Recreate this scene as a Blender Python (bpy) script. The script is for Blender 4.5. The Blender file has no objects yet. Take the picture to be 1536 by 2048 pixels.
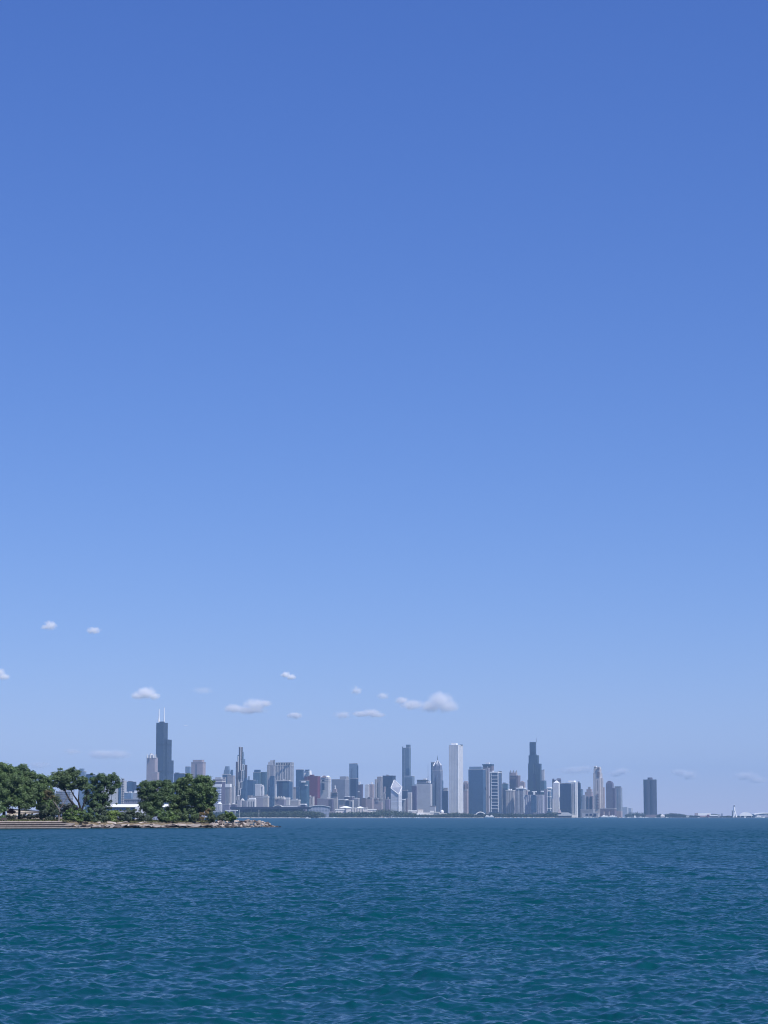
import bpy, math, random
import numpy as np
R = math.radians
# ------------------------------------------------------------------ camera
F, CX, CY, H, HOR = 4553.0, 768.0, 1024.0, 3.4, 1634.0     # focal length and centre in photo pixels, eye height, horizon row
PITCH = math.atan((HOR - CY) / F)
CP, SP = math.cos(PITCH), math.sin(PITCH)
sc = bpy.context.scene
col = sc.collection
cd = bpy.data.cameras.new('camera'); cam = bpy.data.objects.new('camera', cd); col.objects.link(cam)
cam.location = (0, 0, H); cam.rotation_euler = (math.pi / 2 + PITCH, 0, 0)
cd.sensor_fit = 'VERTICAL'; cd.sensor_height = 24; cd.lens = F / 2048 * 24
cd.clip_start = 0.5; cd.clip_end = 300000
sc.camera = cam
# ------------------------------------------------------------------ light
SUN_EL, SUN_AZ = 52.0, math.degrees(math.atan2(.681, -.732))   # azimuth clockwise from +Y
w = bpy.data.worlds.new('World'); sc.world = w; w.use_nodes = True
nt = w.node_tree; nt.nodes.clear()
sky = nt.nodes.new('ShaderNodeTexSky'); sky.sky_type = 'NISHITA'; sky.sun_disc = False
sky.sun_elevation = R(SUN_EL); sky.sun_rotation = R(SUN_AZ)
sky.altitude = 0; sky.air_density = 0.8; sky.dust_density = 0.0; sky.ozone_density = 4.0
SKY = 0.105                                                # colour response of the camera, per channel: gain * c ** power
sp_ = nt.nodes.new('ShaderNodeSeparateColor'); cb_ = nt.nodes.new('ShaderNodeCombineColor'); nt.links.new(sky.outputs[0], sp_.inputs[0])
for i_, (g_, p_) in enumerate(((.738, 1.09), (.700, .90), (.982, .628))):
    m1 = nt.nodes.new('ShaderNodeMath'); m1.operation = 'MULTIPLY'; m1.inputs[1].default_value = SKY; nt.links.new(sp_.outputs[i_], m1.inputs[0])
    m2 = nt.nodes.new('ShaderNodeMath'); m2.operation = 'POWER'; m2.inputs[1].default_value = p_; nt.links.new(m1.outputs[0], m2.inputs[0])
    m3 = nt.nodes.new('ShaderNodeMath'); m3.operation = 'MULTIPLY'; m3.inputs[1].default_value = g_ / SKY; nt.links.new(m2.outputs[0], m3.inputs[0])
    nt.links.new(m3.outputs[0], cb_.inputs[i_])
bg = nt.nodes.new('ShaderNodeBackground'); bg.inputs[1].default_value = SKY
wo = nt.nodes.new('ShaderNodeOutputWorld')
nt.links.new(cb_.outputs[0], bg.inputs[0]); nt.links.new(bg.outputs[0], wo.inputs[0])
sl = bpy.data.lights.new('sun', 'SUN'); sl.energy = 5.0; sl.angle = R(0.53); sl.color = (1.0, 0.97, 0.95)
so = bpy.data.objects.new('sun', sl); col.objects.link(so)
so.rotation_euler = (R(90 - SUN_EL), 0, math.pi - R(SUN_AZ))   # local +Z aims at the sun
sc.view_settings.view_transform = 'Standard'; sc.view_settings.look = 'None'
sc.view_settings.exposure = 0.0; sc.view_settings.gamma = 1.0
sc.render.engine = 'CYCLES'
cy = sc.cycles
cy.use_denoising = True; cy.denoiser = 'OPENIMAGEDENOISE'
cy.max_bounces = 16; cy.diffuse_bounces = 3; cy.glossy_bounces = 3; cy.transmission_bounces = 3; cy.volume_bounces = 14
cy.transparent_max_bounces = 12; cy.volume_max_steps = 256
cy.use_adaptive_sampling = False; cy.filter_width = 1.1
cy.caustics_reflective = False; cy.caustics_refractive = False

# ------------------------------------------------------------------ helpers
def tag(o, label=None, cat=None, group=None, kind=None):
    for k, v in (('label', label), ('category', cat), ('group', group), ('kind', kind)):
        if v: o[k] = v
    return o
def empty(name, loc=(0, 0, 0), rz=0, **k):
    o = bpy.data.objects.new(name, None); col.objects.link(o); o.location = loc; o.rotation_euler = (0, 0, rz)
    return tag(o, **k)
class MB:
    """collects polygons with UVs in metres and one or more materials"""
    def __init__(s): s.v = []; s.f = []; s.uv = []; s.mi = []
    def poly(s, pts, uv=None, m=0):
        b = len(s.v); s.v += [tuple(p) for p in pts]; s.f.append(tuple(range(b, b + len(pts))))
        s.uv += list(uv) if uv else [(p[0], p[1]) for p in pts]; s.mi.append(m)
    def prism(s, foot, z0, z1, top=None, m=0, mt=None):
        """foot: footprint counter-clockwise; top: optional other footprint at z1 (taper)"""
        top = top or foot; n = len(foot); u = 0
        z1s = z1 if isinstance(z1, (list, tuple)) else [z1] * n
        for i in range(n):
            a, b = foot[i], foot[(i + 1) % n]; c, d = top[(i + 1) % n], top[i]
            l = math.hypot(b[0] - a[0], b[1] - a[1])
            za, zb = z1s[i], z1s[(i + 1) % n]
            s.poly([(a[0], a[1], z0), (b[0], b[1], z0), (c[0], c[1], zb), (d[0], d[1], za)], [(u, z0), (u + l, z0), (u + l, zb), (u, za)], m)
            u += l
        s.poly([(p[0], p[1], z) for p, z in zip(top, z1s)], [(-.01, -.01)] * n, m if mt is None else mt)
        s.poly([(p[0], p[1], z0) for p in reversed(foot)], [(-.01, -.01)] * n, m if mt is None else mt)
    def box(s, x0, x1, y0, y1, z0, z1, m=0): s.prism([(x0, y0), (x1, y0), (x1, y1), (x0, y1)], z0, z1, m=m)
    def tube(s, p0, p1, r0, r1, n=7, m=0, caps=True):
        p0 = np.array(p0, float); p1 = np.array(p1, float); d = p1 - p0; L = np.linalg.norm(d) + 1e-9; d /= L
        a = np.cross(d, (0, 0, 1) if abs(d[2]) < .9 else (1, 0, 0)); a /= np.linalg.norm(a); b = np.cross(d, a)
        ring = [(math.cos(2 * math.pi * i / n), math.sin(2 * math.pi * i / n)) for i in range(n)]
        A = [p0 + r0 * (c * a + q * b) for c, q in ring]; B = [p1 + r1 * (c * a + q * b) for c, q in ring]
        for i in range(n):
            j = (i + 1) % n; s.poly([A[j], A[i], B[i], B[j]], [(j, 0), (i, 0), (i, L), (j, L)], m)
        if caps: s.poly(A, None, m); s.poly(B[::-1], None, m)
    def dome(s, c, rx, ry, rz, n=14, k=5, m=0):
        def P(i, j):
            t = math.pi / 2 * j / k; a = 2 * math.pi * i / n
            return (c[0] + rx * math.cos(t) * math.cos(a), c[1] + ry * math.cos(t) * math.sin(a), c[2] + rz * math.sin(t))
        for j in range(k):
            for i in range(n):
                q = [P(i, j), P(i + 1, j), P(i + 1, j + 1), P(i, j + 1)]
                s.poly(q if j < k - 1 else q[:3], None, m)
    def build(s, name, mats, parent=None, smooth=False):
        me = bpy.data.meshes.new(name)
        if parent is not None and parent.type == 'EMPTY': o3 = parent.location
        else: o3 = None
        v = s.v if o3 is None else [(p[0] - o3[0], p[1] - o3[1], p[2] - o3[2]) for p in s.v]
        me.from_pydata(v, [], s.f)
        ul = me.uv_layers.new(name='UVMap'); ul.data.foreach_set('uv', [c for q in s.uv for c in q])
        mats = mats if isinstance(mats, (list, tuple)) else [mats]
        for m in mats: me.materials.append(m)
        me.polygons.foreach_set('material_index', s.mi)
        if smooth: me.polygons.foreach_set('use_smooth', [True] * len(s.f))
        me.update()
        o = bpy.data.objects.new(name, me); col.objects.link(o)
        if parent is not None: o.parent = parent
        return o
def child(mb, name, mats, root, **k):
    """a sub-part: its mesh is written in the world frame shifted by the root empty; parent is a mesh part at the root's origin"""
    r = root.parent
    sh = MB(); sh.f, sh.uv, sh.mi = mb.f, mb.uv, mb.mi
    o3 = r.location if r is not None else (0, 0, 0)
    sh.v = [(p[0] - o3[0], p[1] - o3[1], p[2] - o3[2]) for p in mb.v]
    return sh.build(name, mats, root, **k)
# photo pixel -> world, at forward distance Y
def slope(px, py):
    dx = (px - CX) / F; dy = (CY - py) / F; t = 1 / (CP - dy * SP)
    return dx * t, t * (SP + dy * CP)
def X(px, Y, py=1600): return slope(px, py)[0] * Y
def Z(py, Y): return H + slope(CX, py)[1] * Y
def mpp(Y): return Y / F
# ------------------------------------------------------------------ materials
def newmat(name):
    m = bpy.data.materials.new(name); m.use_nodes = True; n = m.node_tree.nodes; n.clear()
    return m, n, m.node_tree.links
def N(nodes, t, **k):
    x = nodes.new(t)
    for a, b in k.items(): setattr(x, a, b)
    return x
def math_(n, l, op, a, b=None):
    x = n.new('ShaderNodeMath'); x.operation = op
    for i, q in enumerate((a, b)):
        if q is None: continue
        if isinstance(q, (int, float)): x.inputs[i].default_value = q
        else: l.new(q, x.inputs[i])
    return x.outputs[0]
_mc = {}
def plain(c, rough=.8, var=.12, scale=.15, metal=0.0, name='paint'):
    key = ('p', tuple(c), rough, var, scale, metal)
    if key in _mc: return _mc[key]
    m, n, l = newmat(name)
    tc = N(n, 'ShaderNodeTexCoord'); nz = N(n, 'ShaderNodeTexNoise'); nz.inputs['Scale'].default_value = scale; nz.inputs['Detail'].default_value = 6
    l.new(tc.outputs['Object'], nz.inputs['Vector'])
    mx = N(n, 'ShaderNodeMix', data_type='RGBA'); l.new(nz.outputs[0], mx.inputs[0])
    mx.inputs[6].default_value = (*[q * (1 - 2 * var) for q in c], 1); mx.inputs[7].default_value = (*[min(1, q * (1 + 2 * var)) for q in c], 1)
    b = N(n, 'ShaderNodeBsdfPrincipled'); l.new(mx.outputs[2], b.inputs['Base Color']); b.inputs['Roughness'].default_value = rough; b.inputs['Metallic'].default_value = metal
    o = N(n, 'ShaderNodeOutputMaterial'); l.new(b.outputs[0], o.inputs[0]); _mc[key] = m
    return m
def facade(wall, glass, fh=3.9, ff=.5, bw=4.0, bf=.6, gm=.25, band=0, name='facade'):
    """wall with windows: one pane per bay and storey, in metres along the wall"""
    key = ('f', wall, glass, fh, ff, bw, bf, gm, band)
    if key in _mc: return _mc[key]
    m, n, l = newmat(name)
    uv = N(n, 'ShaderNodeUVMap'); uv.uv_map = 'UVMap'; sx = N(n, 'ShaderNodeSeparateXYZ'); l.new(uv.outputs[0], sx.inputs[0])
    u, v = sx.outputs[0], sx.outputs[1]
    us = math_(n, l, 'DIVIDE', u, bw); vs = math_(n, l, 'DIVIDE', v, fh)
    a = math_(n, l, 'LESS_THAN', math_(n, l, 'FRACT', us), bf); b_ = math_(n, l, 'LESS_THAN', math_(n, l, 'FRACT', vs), ff)
    mask = math_(n, l, 'MULTIPLY', a, b_)
    mask = math_(n, l, 'MULTIPLY', mask, math_(n, l, 'GREATER_THAN', v, 0.0))
    cb = N(n, 'ShaderNodeCombineXYZ'); l.new(math_(n, l, 'FLOOR', us), cb.inputs[0]); l.new(math_(n, l, 'FLOOR', vs), cb.inputs[1])
    wn = N(n, 'ShaderNodeTexWhiteNoise'); l.new(cb.outputs[0], wn.inputs[0])
    g = N(n, 'ShaderNodeMix', data_type='RGBA'); l.new(math_(n, l, 'POWER', wn.outputs[0], 3.0), g.inputs[0])
    g.inputs[6].default_value = (*[q * .85 for q in glass], 1); g.inputs[7].default_value = (*[min(1, q * 1.5 + .03) for q in glass], 1)
    tc = N(n, 'ShaderNodeTexCoord'); nz = N(n, 'ShaderNodeTexNoise'); nz.inputs['Scale'].default_value = .035; nz.inputs['Detail'].default_value = 5
    l.new(tc.outputs['Object'], nz.inputs['Vector'])
    wl = N(n, 'ShaderNodeMix', data_type='RGBA'); l.new(nz.outputs[0], wl.inputs[0])
    wl.inputs[6].default_value = (*[q * .8 for q in wall], 1); wl.inputs[7].default_value = (*[min(1, q * 1.2) for q in wall], 1)
    mx = N(n, 'ShaderNodeMix', data_type='RGBA'); l.new(mask, mx.inputs[0]); l.new(wl.outputs[2], mx.inputs[6]); l.new(g.outputs[2], mx.inputs[7])
    last = mx.outputs[2]
    if band:                                                # mechanical storeys
        bd = math_(n, l, 'LESS_THAN', math_(n, l, 'FRACT', math_(n, l, 'DIVIDE', math_(n, l, 'ADD', v, band * .4), float(band))), .07)
        m2 = N(n, 'ShaderNodeMix', data_type='RGBA'); l.new(bd, m2.inputs[0]); l.new(last, m2.inputs[6]); m2.inputs[7].default_value = (*[q * .35 for q in wall], 1)
        last = m2.outputs[2]
    b = N(n, 'ShaderNodeBsdfPrincipled'); l.new(last, b.inputs['Base Color'])
    l.new(math_(n, l, 'SUBTRACT', .75, math_(n, l, 'MULTIPLY', mask, .55)), b.inputs['Roughness'])
    l.new(math_(n, l, 'MULTIPLY', mask, gm), b.inputs['Metallic'])
    o = N(n, 'ShaderNodeOutputMaterial'); l.new(b.outputs[0], o.inputs[0]); _mc[key] = m
    return m
# ------------------------------------------------------------------ the lake
def ocean_band(lmax, seed, Nn=256, lp=4.6, wdir=R(84)):
    L = lmax * 24; rs = np.random.RandomState(seed)
    k1 = 2 * np.pi * np.fft.fftfreq(Nn, L / Nn); kx, ky = np.meshgrid(k1, k1, indexing='ij'); k = np.hypot(kx, ky); k[0, 0] = 1
    lam = 2 * np.pi / k; sel = (lam <= lmax) & (lam > lmax / 2)
    kp = 2 * np.pi / lp
    dot = (kx * math.cos(wdir) + ky * math.sin(wdir)) / k
    spread = .14 + np.maximum(dot, 0) ** 3
    P = np.where(sel, np.exp(-1.0 * (kp / k) ** 2) / k ** 3.6 * spread, 0)
    dk = 2 * np.pi / L
    A = np.sqrt(2 * OC * P) * dk * np.exp(1j * rs.uniform(0, 2 * np.pi, k.shape)) * rs.rayleigh(.8, k.shape)
    f = lambda q: np.real(np.fft.ifft2(q)) * Nn * Nn
    return L, f(A), f(1j * A * kx / k), f(1j * A * ky / k)
OC = 0.0020                                                # sea state
def build_water():
    # rings of growing radius; angular columns dense over the camera's field of view
    r = [1.0]
    while r[-1] < 26: r.append(r[-1] + max(.35, .03 * r[-1]))
    while r[-1] < 60: r.append(r[-1] * 1.0016)
    while r[-1] < 700: r.append(r[-1] * 1.00095)
    while r[-1] < 1500: r.append(r[-1] * 1.002)
    while r[-1] < 4200: r.append(r[-1] * 1.006)
    while r[-1] < 25500: r.append(r[-1] * 1.04)
    r = np.array(r)
    half = R(12.5)
    st, side = half * 2 / 640, [half]
    while side[-1] < half + .27: st *= 1.006; side.append(side[-1] + st)
    while side[-1] + st * 1.12 < math.pi: st *= 1.12; side.append(side[-1] + st)
    side = np.array(side[1:])
    an = np.concatenate([-side[::-1], np.linspace(-half, half, 640), side])
    nr, na = len(r), len(an)
    Rg, Ag = np.meshgrid(r, an, indexing='ij')
    x = Rg * np.sin(Ag); y = Rg * np.cos(Ag); z = np.zeros_like(x); ox = np.zeros_like(x); oy = np.zeros_like(x)
    dr = np.gradient(r)[:, None]; da = np.gradient(an)[None, :] * Rg
    cell = np.maximum(dr, np.abs(da)) * np.ones_like(x)
    # gusts: slow change of the ripples' height over the lake
    gust = .5 + .5 * np.sin(x * .021 + 1.3 * np.sin(y * .008)) * np.sin(y * .013 + 2 * np.sin(x * .011 + 1))
    al2 = np.full(x.shape, .0008)
    for i, lmax in enumerate((16, 8, 4, 2, 1, .5, .25)):
        L, h, hx, hy = ocean_band(lmax, 11 + i)
        wgt = np.clip((lmax / cell - .8) / 1.0, 0, 1)
        if lmax in (4, 2, 1): wgt = wgt * 1.3
        if lmax < 1: wgt = wgt * 1.4
        if lmax <= 2: wgt = wgt * (.75 + .5 * gust)
        al2 += ROUGH * np.maximum(1 - wgt ** 2, 0) * (np.gradient(h, L / h.shape[0])[0].var() + np.gradient(h, L / h.shape[0])[1].var())
        c, s = math.cos(.15 * ((i * 7) % 5 - 2)), math.sin(.15 * ((i * 7) % 5 - 2)); sel = wgt > 0
        if not sel.any(): continue
        X_, Y_, W_ = x[sel], y[sel], wgt[sel]
        n = h.shape[0]; u = (c * X_ - s * Y_) / L * n; v = (s * X_ + c * Y_) / L * n
        iu = np.floor(u).astype(int); iv = np.floor(v).astype(int); fu = u - iu; fv = v - iv
        iu %= n; iv %= n; iu1 = (iu + 1) % n; iv1 = (iv + 1) % n
        g = lambda T: T[iu, iv] * (1 - fu) * (1 - fv) + T[iu1, iv] * fu * (1 - fv) + T[iu, iv1] * (1 - fu) * fv + T[iu1, iv1] * fu * fv
        gx, gy = g(hx) * W_ * (.8 if lmax > 2 else .35), g(hy) * W_ * (.8 if lmax > 2 else .35)
        z[sel] += g(h) * W_; ox[sel] += c * gx + s * gy; oy[sel] += -s * gx + c * gy
    calm = np.clip((Rg - 3) / 12, 0, 1)
    x += ox * calm; y += oy * calm; z *= calm
    V = np.stack([x, y, z], -1).reshape(-1, 3).astype(np.float32)
    V = np.vstack([V, [[0, 0, 0]]]).astype(np.float32)
    i = np.arange(nr - 1)[:, None]; j = np.arange(na)[None, :]; j1 = (j + 1) % na
    q = np.stack([i * na + j, i * na + j1, (i + 1) * na + j1, (i + 1) * na + j], -1)[..., ::-1].reshape(-1, 4)
    jj = np.arange(na); tri = np.stack([np.full(na, nr * na), (jj + 1) % na, jj], -1)
    me = bpy.data.meshes.new('water'); me.vertices.add(len(V)); me.vertices.foreach_set('co', V.ravel())
    nl = q.size + tri.size; me.loops.add(nl); me.loops.foreach_set('vertex_index', np.concatenate([q.ravel(), tri.ravel()]).astype(np.int32))
    me.polygons.add(len(q) + len(tri))
    me.polygons.foreach_set('loop_start', np.concatenate([np.arange(len(q)) * 4, q.size + np.arange(len(tri)) * 3]).astype(np.int32))
    me.polygons.foreach_set('use_smooth', np.ones(len(q) + len(tri), bool))
    me.update(calc_edges=True)
    at = me.attributes.new('chop', 'FLOAT', 'POINT'); at.data.foreach_set('value', np.append(np.sqrt(np.sqrt(al2)).ravel(), .2).astype(np.float32)); print('rough', al2[::200, 300] ** .25)
    m, n, l = newmat('lake water')
    geo = N(n, 'ShaderNodeNewGeometry')
    n1 = N(n, 'ShaderNodeTexNoise'); n1.inputs['Scale'].default_value = 5.0; n1.inputs['Detail'].default_value = 4; n1.inputs['Roughness'].default_value = .6
    n2 = N(n, 'ShaderNodeTexNoise'); n2.inputs['Scale'].default_value = .35; n2.inputs['Detail'].default_value = 3
    l.new(geo.outputs['Position'], n1.inputs['Vector']); l.new(geo.outputs['Position'], n2.inputs['Vector'])
    b1 = N(n, 'ShaderNodeBump'); b1.inputs['Strength'].default_value = 1; b1.inputs['Distance'].default_value = .010; l.new(n1.outputs[0], b1.inputs['Height'])
    b2 = N(n, 'ShaderNodeBump'); b2.inputs['Strength'].default_value = 1; b2.inputs['Distance'].default_value = WB2; l.new(n2.outputs[0], b2.inputs['Height']); l.new(b1.outputs[0], b2.inputs['Normal'])
    n3 = N(n, 'ShaderNodeTexNoise'); n3.inputs['Scale'].default_value = .012; n3.inputs['Detail'].default_value = 3; l.new(geo.outputs['Position'], n3.inputs['Vector'])
    cm = N(n, 'ShaderNodeMix', data_type='RGBA'); l.new(n3.outputs[0], cm.inputs[0])
    cm.inputs[6].default_value = WC1; cm.inputs[7].default_value = WC2
    b = N(n, 'ShaderNodeBsdfPrincipled'); l.new(cm.outputs[2], b.inputs['Base Color']); at_ = N(n, 'ShaderNodeAttribute'); at_.attribute_name = 'chop'; l.new(at_.outputs['Fac'], b.inputs['Roughness']); b.inputs['IOR'].default_value = 1.333
    l.new(b2.outputs[0], b.inputs['Normal'])
    o = N(n, 'ShaderNodeOutputMaterial'); l.new(b.outputs[0], o.inputs[0])
    me.materials.append(m)
    ob = bpy.data.objects.new('water', me); col.objects.link(ob); tag(ob, kind='structure')
    print('water verts', len(V))
ROUGH = .35; WB2 = .05; WC1 = (.001, .042, .054, 1); WC2 = (.001, .056, .064, 1); WR = .08
build_water()
# haze: the air over the lake and the city
hz = MB(); hz.box(-26500, 26500, -26200, 26600, -3, 580)
hm, hn, hl = newmat('haze')
pv = N(hn, 'ShaderNodeVolumePrincipled'); pv.inputs['Density'].default_value = 3.7e-5; pv.inputs['Color'].default_value = (.44, .70, 1, 1); pv.inputs['Anisotropy'].default_value = .1
ho = N(hn, 'ShaderNodeOutputMaterial'); hl.new(pv.outputs[0], ho.inputs['Volume'])
tag(hz.build('haze', hm), kind='stuff')
# ------------------------------------------------------------------ land under the city
WATERY = 2.0
def land(name, pts, z0, z1, m, kind='structure'):
    b = MB(); b.prism(pts, z0, z1); return tag(b.build(name, m), kind=kind)
shore = [(-60, 7000), (430, 7050), (600, 7250), (630, 7350), (655, 7500), (680, 7700), (760, 8100), (860, 8250), (1000, 8450), (1160, 8550), (1250, 9250), (1330, 11200), (1395, 11950)]
pts = [(-4200, 6900)] + [(X(a, Y, 1635), Y) for a, Y in shore] + [(X(1400, 12600, 1635), 12600), (X(1560, 12900, 1635), 12900), (2600, 13000), (2600, 13300), (1500, 13400), (900, 25000), (-9000, 25000), (-9000, 8000)]
land('ground', pts, -1.5, 1.6, plain((.16, .17, .13), .9, .2, .01, name='city ground'))
# ------------------------------------------------------------------ buildings
TH = R(25); TC, TS = math.cos(TH), math.sin(TH)            # the street grid is turned from the line of sight
GZ = 1.4
def foot(xl, xs, xr, D, ym, push=0.0):
    """footprint of a block: south face from photo column xl to xs, east face xs to xr; the corner xs stands at distance D"""
    s0 = slope(xs, ym)[0]; Cx, Cy = s0 * D, D
    sl_ = slope(xl, ym)[0]; tw = (Cx - sl_ * Cy) / (TC + sl_ * TS)
    sr = slope(xr, ym)[0]; te = (sr * Cy - Cx) / (TS - sr * TC)
    te = max(te, .35 * tw, 6.0) if xr - xs < 1.0 else te
    tw = max(tw, 3.0)
    a = (Cx - tw * TC, Cy + tw * TS); n = (te * TS, te * TC)
    return [a, (Cx, Cy), (Cx + n[0], Cy + n[1]), (a[0] + n[0], a[1] + n[1])], tw, te
def inset(ft, d):
    c = [sum(p[i] for p in ft) / len(ft) for i in (0, 1)]; out = []
    for p in ft:
        v = (p[0] - c[0], p[1] - c[1]); L = math.hypot(*v); k = max(.1, (L - d) / L); out.append((c[0] + v[0] * k, c[1] + v[1] * k))
    return out
class B:
    def __init__(s, name, label, D, xl, xs, xr, yt, mat, cat='tower', group=None, yb=None, part='walls', roofm=None, parapet=True):
        if xs is None: xs = xr - .26 * (xr - xl)
        s.D = D; s.xl, s.xs, s.xr, s.yt = xl, xs, xr, yt
        ym = (yt + 1634) / 2
        s.ft, s.tw, s.te = foot(xl, xs, xr, D, ym)
        s.z1 = Z(yt, D)
        s.root = empty(name, (s.ft[1][0], s.ft[1][1], GZ), label=label, cat=cat, group=group)
        mb = MB(); mb.prism(s.ft, 0.5, s.z1); s.walls = mb.build(part, mat, s.root)
        if parapet:
            rb = MB(); rb.prism(inset(s.ft, -.5), s.z1, s.z1 + 1.6); rb.build('roof', roofm or ROOFG, s.root)
    def blk(s, name, xl, xs, xr, yt, yb, mat, push=0, top=None, m2=None):
        """another block; push metres nearer (-) or farther (+)"""
        if xs is None: xs = xr - .26 * (xr - xl)
        D = s.D + push; ft, tw, te = foot(xl, xs, xr, D, (yt + 1634) / 2)
        mb = MB(); mb.prism(ft, Z(yb, D) if yb else .5, Z(yt, D), top=inset(ft, top) if top else None)
        return mb.build(name, mat, s.root)
    def bars(s, name, xs_, wpx, yt, yb, mat, proud=.8, face='S'):
        """vertical ribs standing proud of a face, one mesh each"""
        for q in xs_:
            mb = MB(); C_ = s.ft[1]; sc_ = slope(q, (yt + yb) / 2)[0]; w_ = wpx * mpp(s.D)
            if face == 'S':
                t = (C_[0] - sc_ * C_[1]) / (TC + sc_ * TS); d = (-TC, TS); nn = (-TS, -TC)
            else:
                t = (sc_ * C_[1] - C_[0]) / (TS - sc_ * TC); d = (TS, TC); nn = (TC, -TS); w_ *= 2.0
            a = (C_[0] + d[0] * (t - w_ / 2), C_[1] + d[1] * (t - w_ / 2)); b = (C_[0] + d[0] * (t + w_ / 2), C_[1] + d[1] * (t + w_ / 2))
            f = [(a[0] + nn[0] * proud, a[1] + nn[1] * proud), (b[0] + nn[0] * proud, b[1] + nn[1] * proud), (b[0] - nn[0], b[1] - nn[1]), (a[0] - nn[0], a[1] - nn[1])]
            if face == 'S': f = f[::-1]
            mb.prism(f, Z(yb, s.D) if yb < 1630 else .5, Z(yt, s.D)); mb.build(name, mat, s.root)
    def ledges(s, name, ys, hpx, mat, proud=1.2, xl=None, xr=None):
        for y in ys:
            mb = MB(); f = foot(xl or s.xl, s.xs, xr or s.xr, s.D, (y + 1634) / 2)[0]
            f = inset(f, -proud); z = Z(y, s.D); mb.prism(f, z - hpx * mpp(s.D) / 2, z + hpx * mpp(s.D) / 2); mb.build(name, mat, s.root)
    def mast(s, name, px, yt, yb, r, mat, push=20, r1=None):
        D = s.D + push; mb = MB(); mb.tube((X(px, D, yt), D, Z(yb, D)), (X(px, D, yt), D, Z(yt, D)), r, r1 or r * .5, 8); return mb.build(name, mat, s.root)
    def pyramid(s, name, xl, xr, yt, yb, mat, push=10, flat=.02):
        ft = foot(xl, xr - .3 * (xr - xl), xr, s.D + push, yb)[0]; c = [sum(p[i] for p in ft) / 4 for i in (0, 1)]
        mb = MB(); mb.prism(ft, Z(yb, s.D), Z(yt, s.D), top=[(c[0] + (p[0] - c[0]) * flat, c[1] + (p[1] - c[1]) * flat) for p in ft]); return mb.build(name, mat, s.root)
ROOFG = plain((.42, .42, .42), .85, .1, .05, name='roof gravel')
WHITE = plain((.86, .86, .85), .6, .05, .05, name='white paint')
PALE = plain((.62, .60, .57), .8, .08, .05, name='pale stone')
DARKM = plain((.05, .06, .08), .5, .1, .05, name='dark metal')
BEIGE = facade((.50, .46, .43), (.10, .12, .16), 3.6, .45, 3.6, .5, .2)
BEIGE2 = facade((.40, .37, .36), (.08, .10, .14), 3.6, .5, 3.2, .55, .2)
PINK = facade((.40, .33, .335), (.12, .12, .16), 3.9, .45, 4.2, .5, .2)
GREY = facade((.34, .34, .36), (.10, .12, .16), 3.8, .5, 3.4, .6, .3)
GREYL = facade((.50, .50, .52), (.20, .22, .26), 3.8, .45, 3.0, .5, .3)
VIOLET = facade((.13, .11, .16), (.05, .06, .10), 3.8, .5, 3.5, .6, .3)
BROWN = facade((.22, .17, .18), (.06, .06, .09), 3.8, .5, 3.5, .6, .3)
NAVY = facade((.025, .04, .085), (.03, .05, .10), 3.8, .6, 2.5, .8, .5)
BLACK = facade((.018, .022, .035), (.03, .045, .08), 3.9, .6, 4.6, .8, .5, 130)
BLUE = facade((.045, .085, .16), (.06, .13, .22), 3.6, .65, 3.0, .8, .6)
TEAL = facade((.07, .12, .16), (.09, .18, .24), 3.6, .65, 3.0, .8, .6)
STEEL = facade((.21, .27, .35), (.18, .28, .39), 3.7, .6, 2.6, .75, .6)
RED = facade((.17, .035, .06), (.09, .025, .05), 3.9, .5, 4.0, .6, .2)
PANEL = facade((.72, .72, .73), (.36, .38, .42), 3.6, .35, 3.0, .4, .2)
AONW = facade((.70, .70, .70), (.30, .32, .36), 3.9, .8, 3.1, .3, .2)
CURT = facade((.30, .33, .38), (.20, .25, .32), 3.7, .5, 2.4, .7, .5)
T = 'tower'; AB = 'apartment block'; LB = 'low building'
# --- far left, seen through and beside the near trees
b = B('glass_tower', 'pale blue glass tower rising behind the leaning tree, with a stepped right edge', 8600, 158, 168, 172, 1543, STEEL); b.blk('upper_storeys', 158, 165, 168, 1537, 1543, STEEL, 6)
b = B('office_block', 'dark blue office block behind the leaning tree, right of the pale blue glass tower', 8300, 170, 195, 202, 1551, BLUE, 'office block'); b.blk('roof_level', 172, 184, 190, 1548, 1551, NAVY, 8)
b = B('hospital_block', 'grey block of many window rows seen through the bare pale tree', 5200, 112, 140, 146, 1584, GREY, 'block'); b.blk('rooftop_plant', 118, 128, 132, 1580, 1584, PALE, 8); b.ledges('ledge', (1596, 1606), .8, PALE)
b = B('slab_building', 'pale cream slab with thin dark joints and a tall grey shaft along one edge', 3600, 203, 240, 247, 1574, facade((.78, .75, .70), (.68, .66, .62), 4.5, .5, 5, .3, 0), 'slab building')
b.bars('joint', (209, 223, 237.5), .7, 1575, 1607, DARKM, .15); b.blk('stair_shaft', 243.5, 246, 248.3, 1557, None, GREY, -6)
b = B('apartment_tower', 'light grey apartment tower with uneven roof behind the cream slab', 8400, 230, 248, 253, 1562, GREYL, AB); b.blk('upper_storeys', 232, 242, 245, 1559, 1562, GREYL, 6)
b = B('office_tower', 'blue office tower with dark right edge, left of the leafy clump', 9000, 253, 268, 272, 1564, BLUE, 'office tower'); b.blk('penthouse', 255, 262, 265, 1562, 1564, NAVY, 6); b.blk('dark_bay', 265, 268.5, 272.2, 1563.5, None, NAVY, -3)
b = B('office_block', 'white-roofed dark block touching the left side of the leafy clump', 8800, 271.5, 281, 285, 1570, NAVY, 'office block', roofm=WHITE); b.blk('roof_pavilion', 275, 279, 282, 1567.6, 1570, WHITE, 8)
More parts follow.
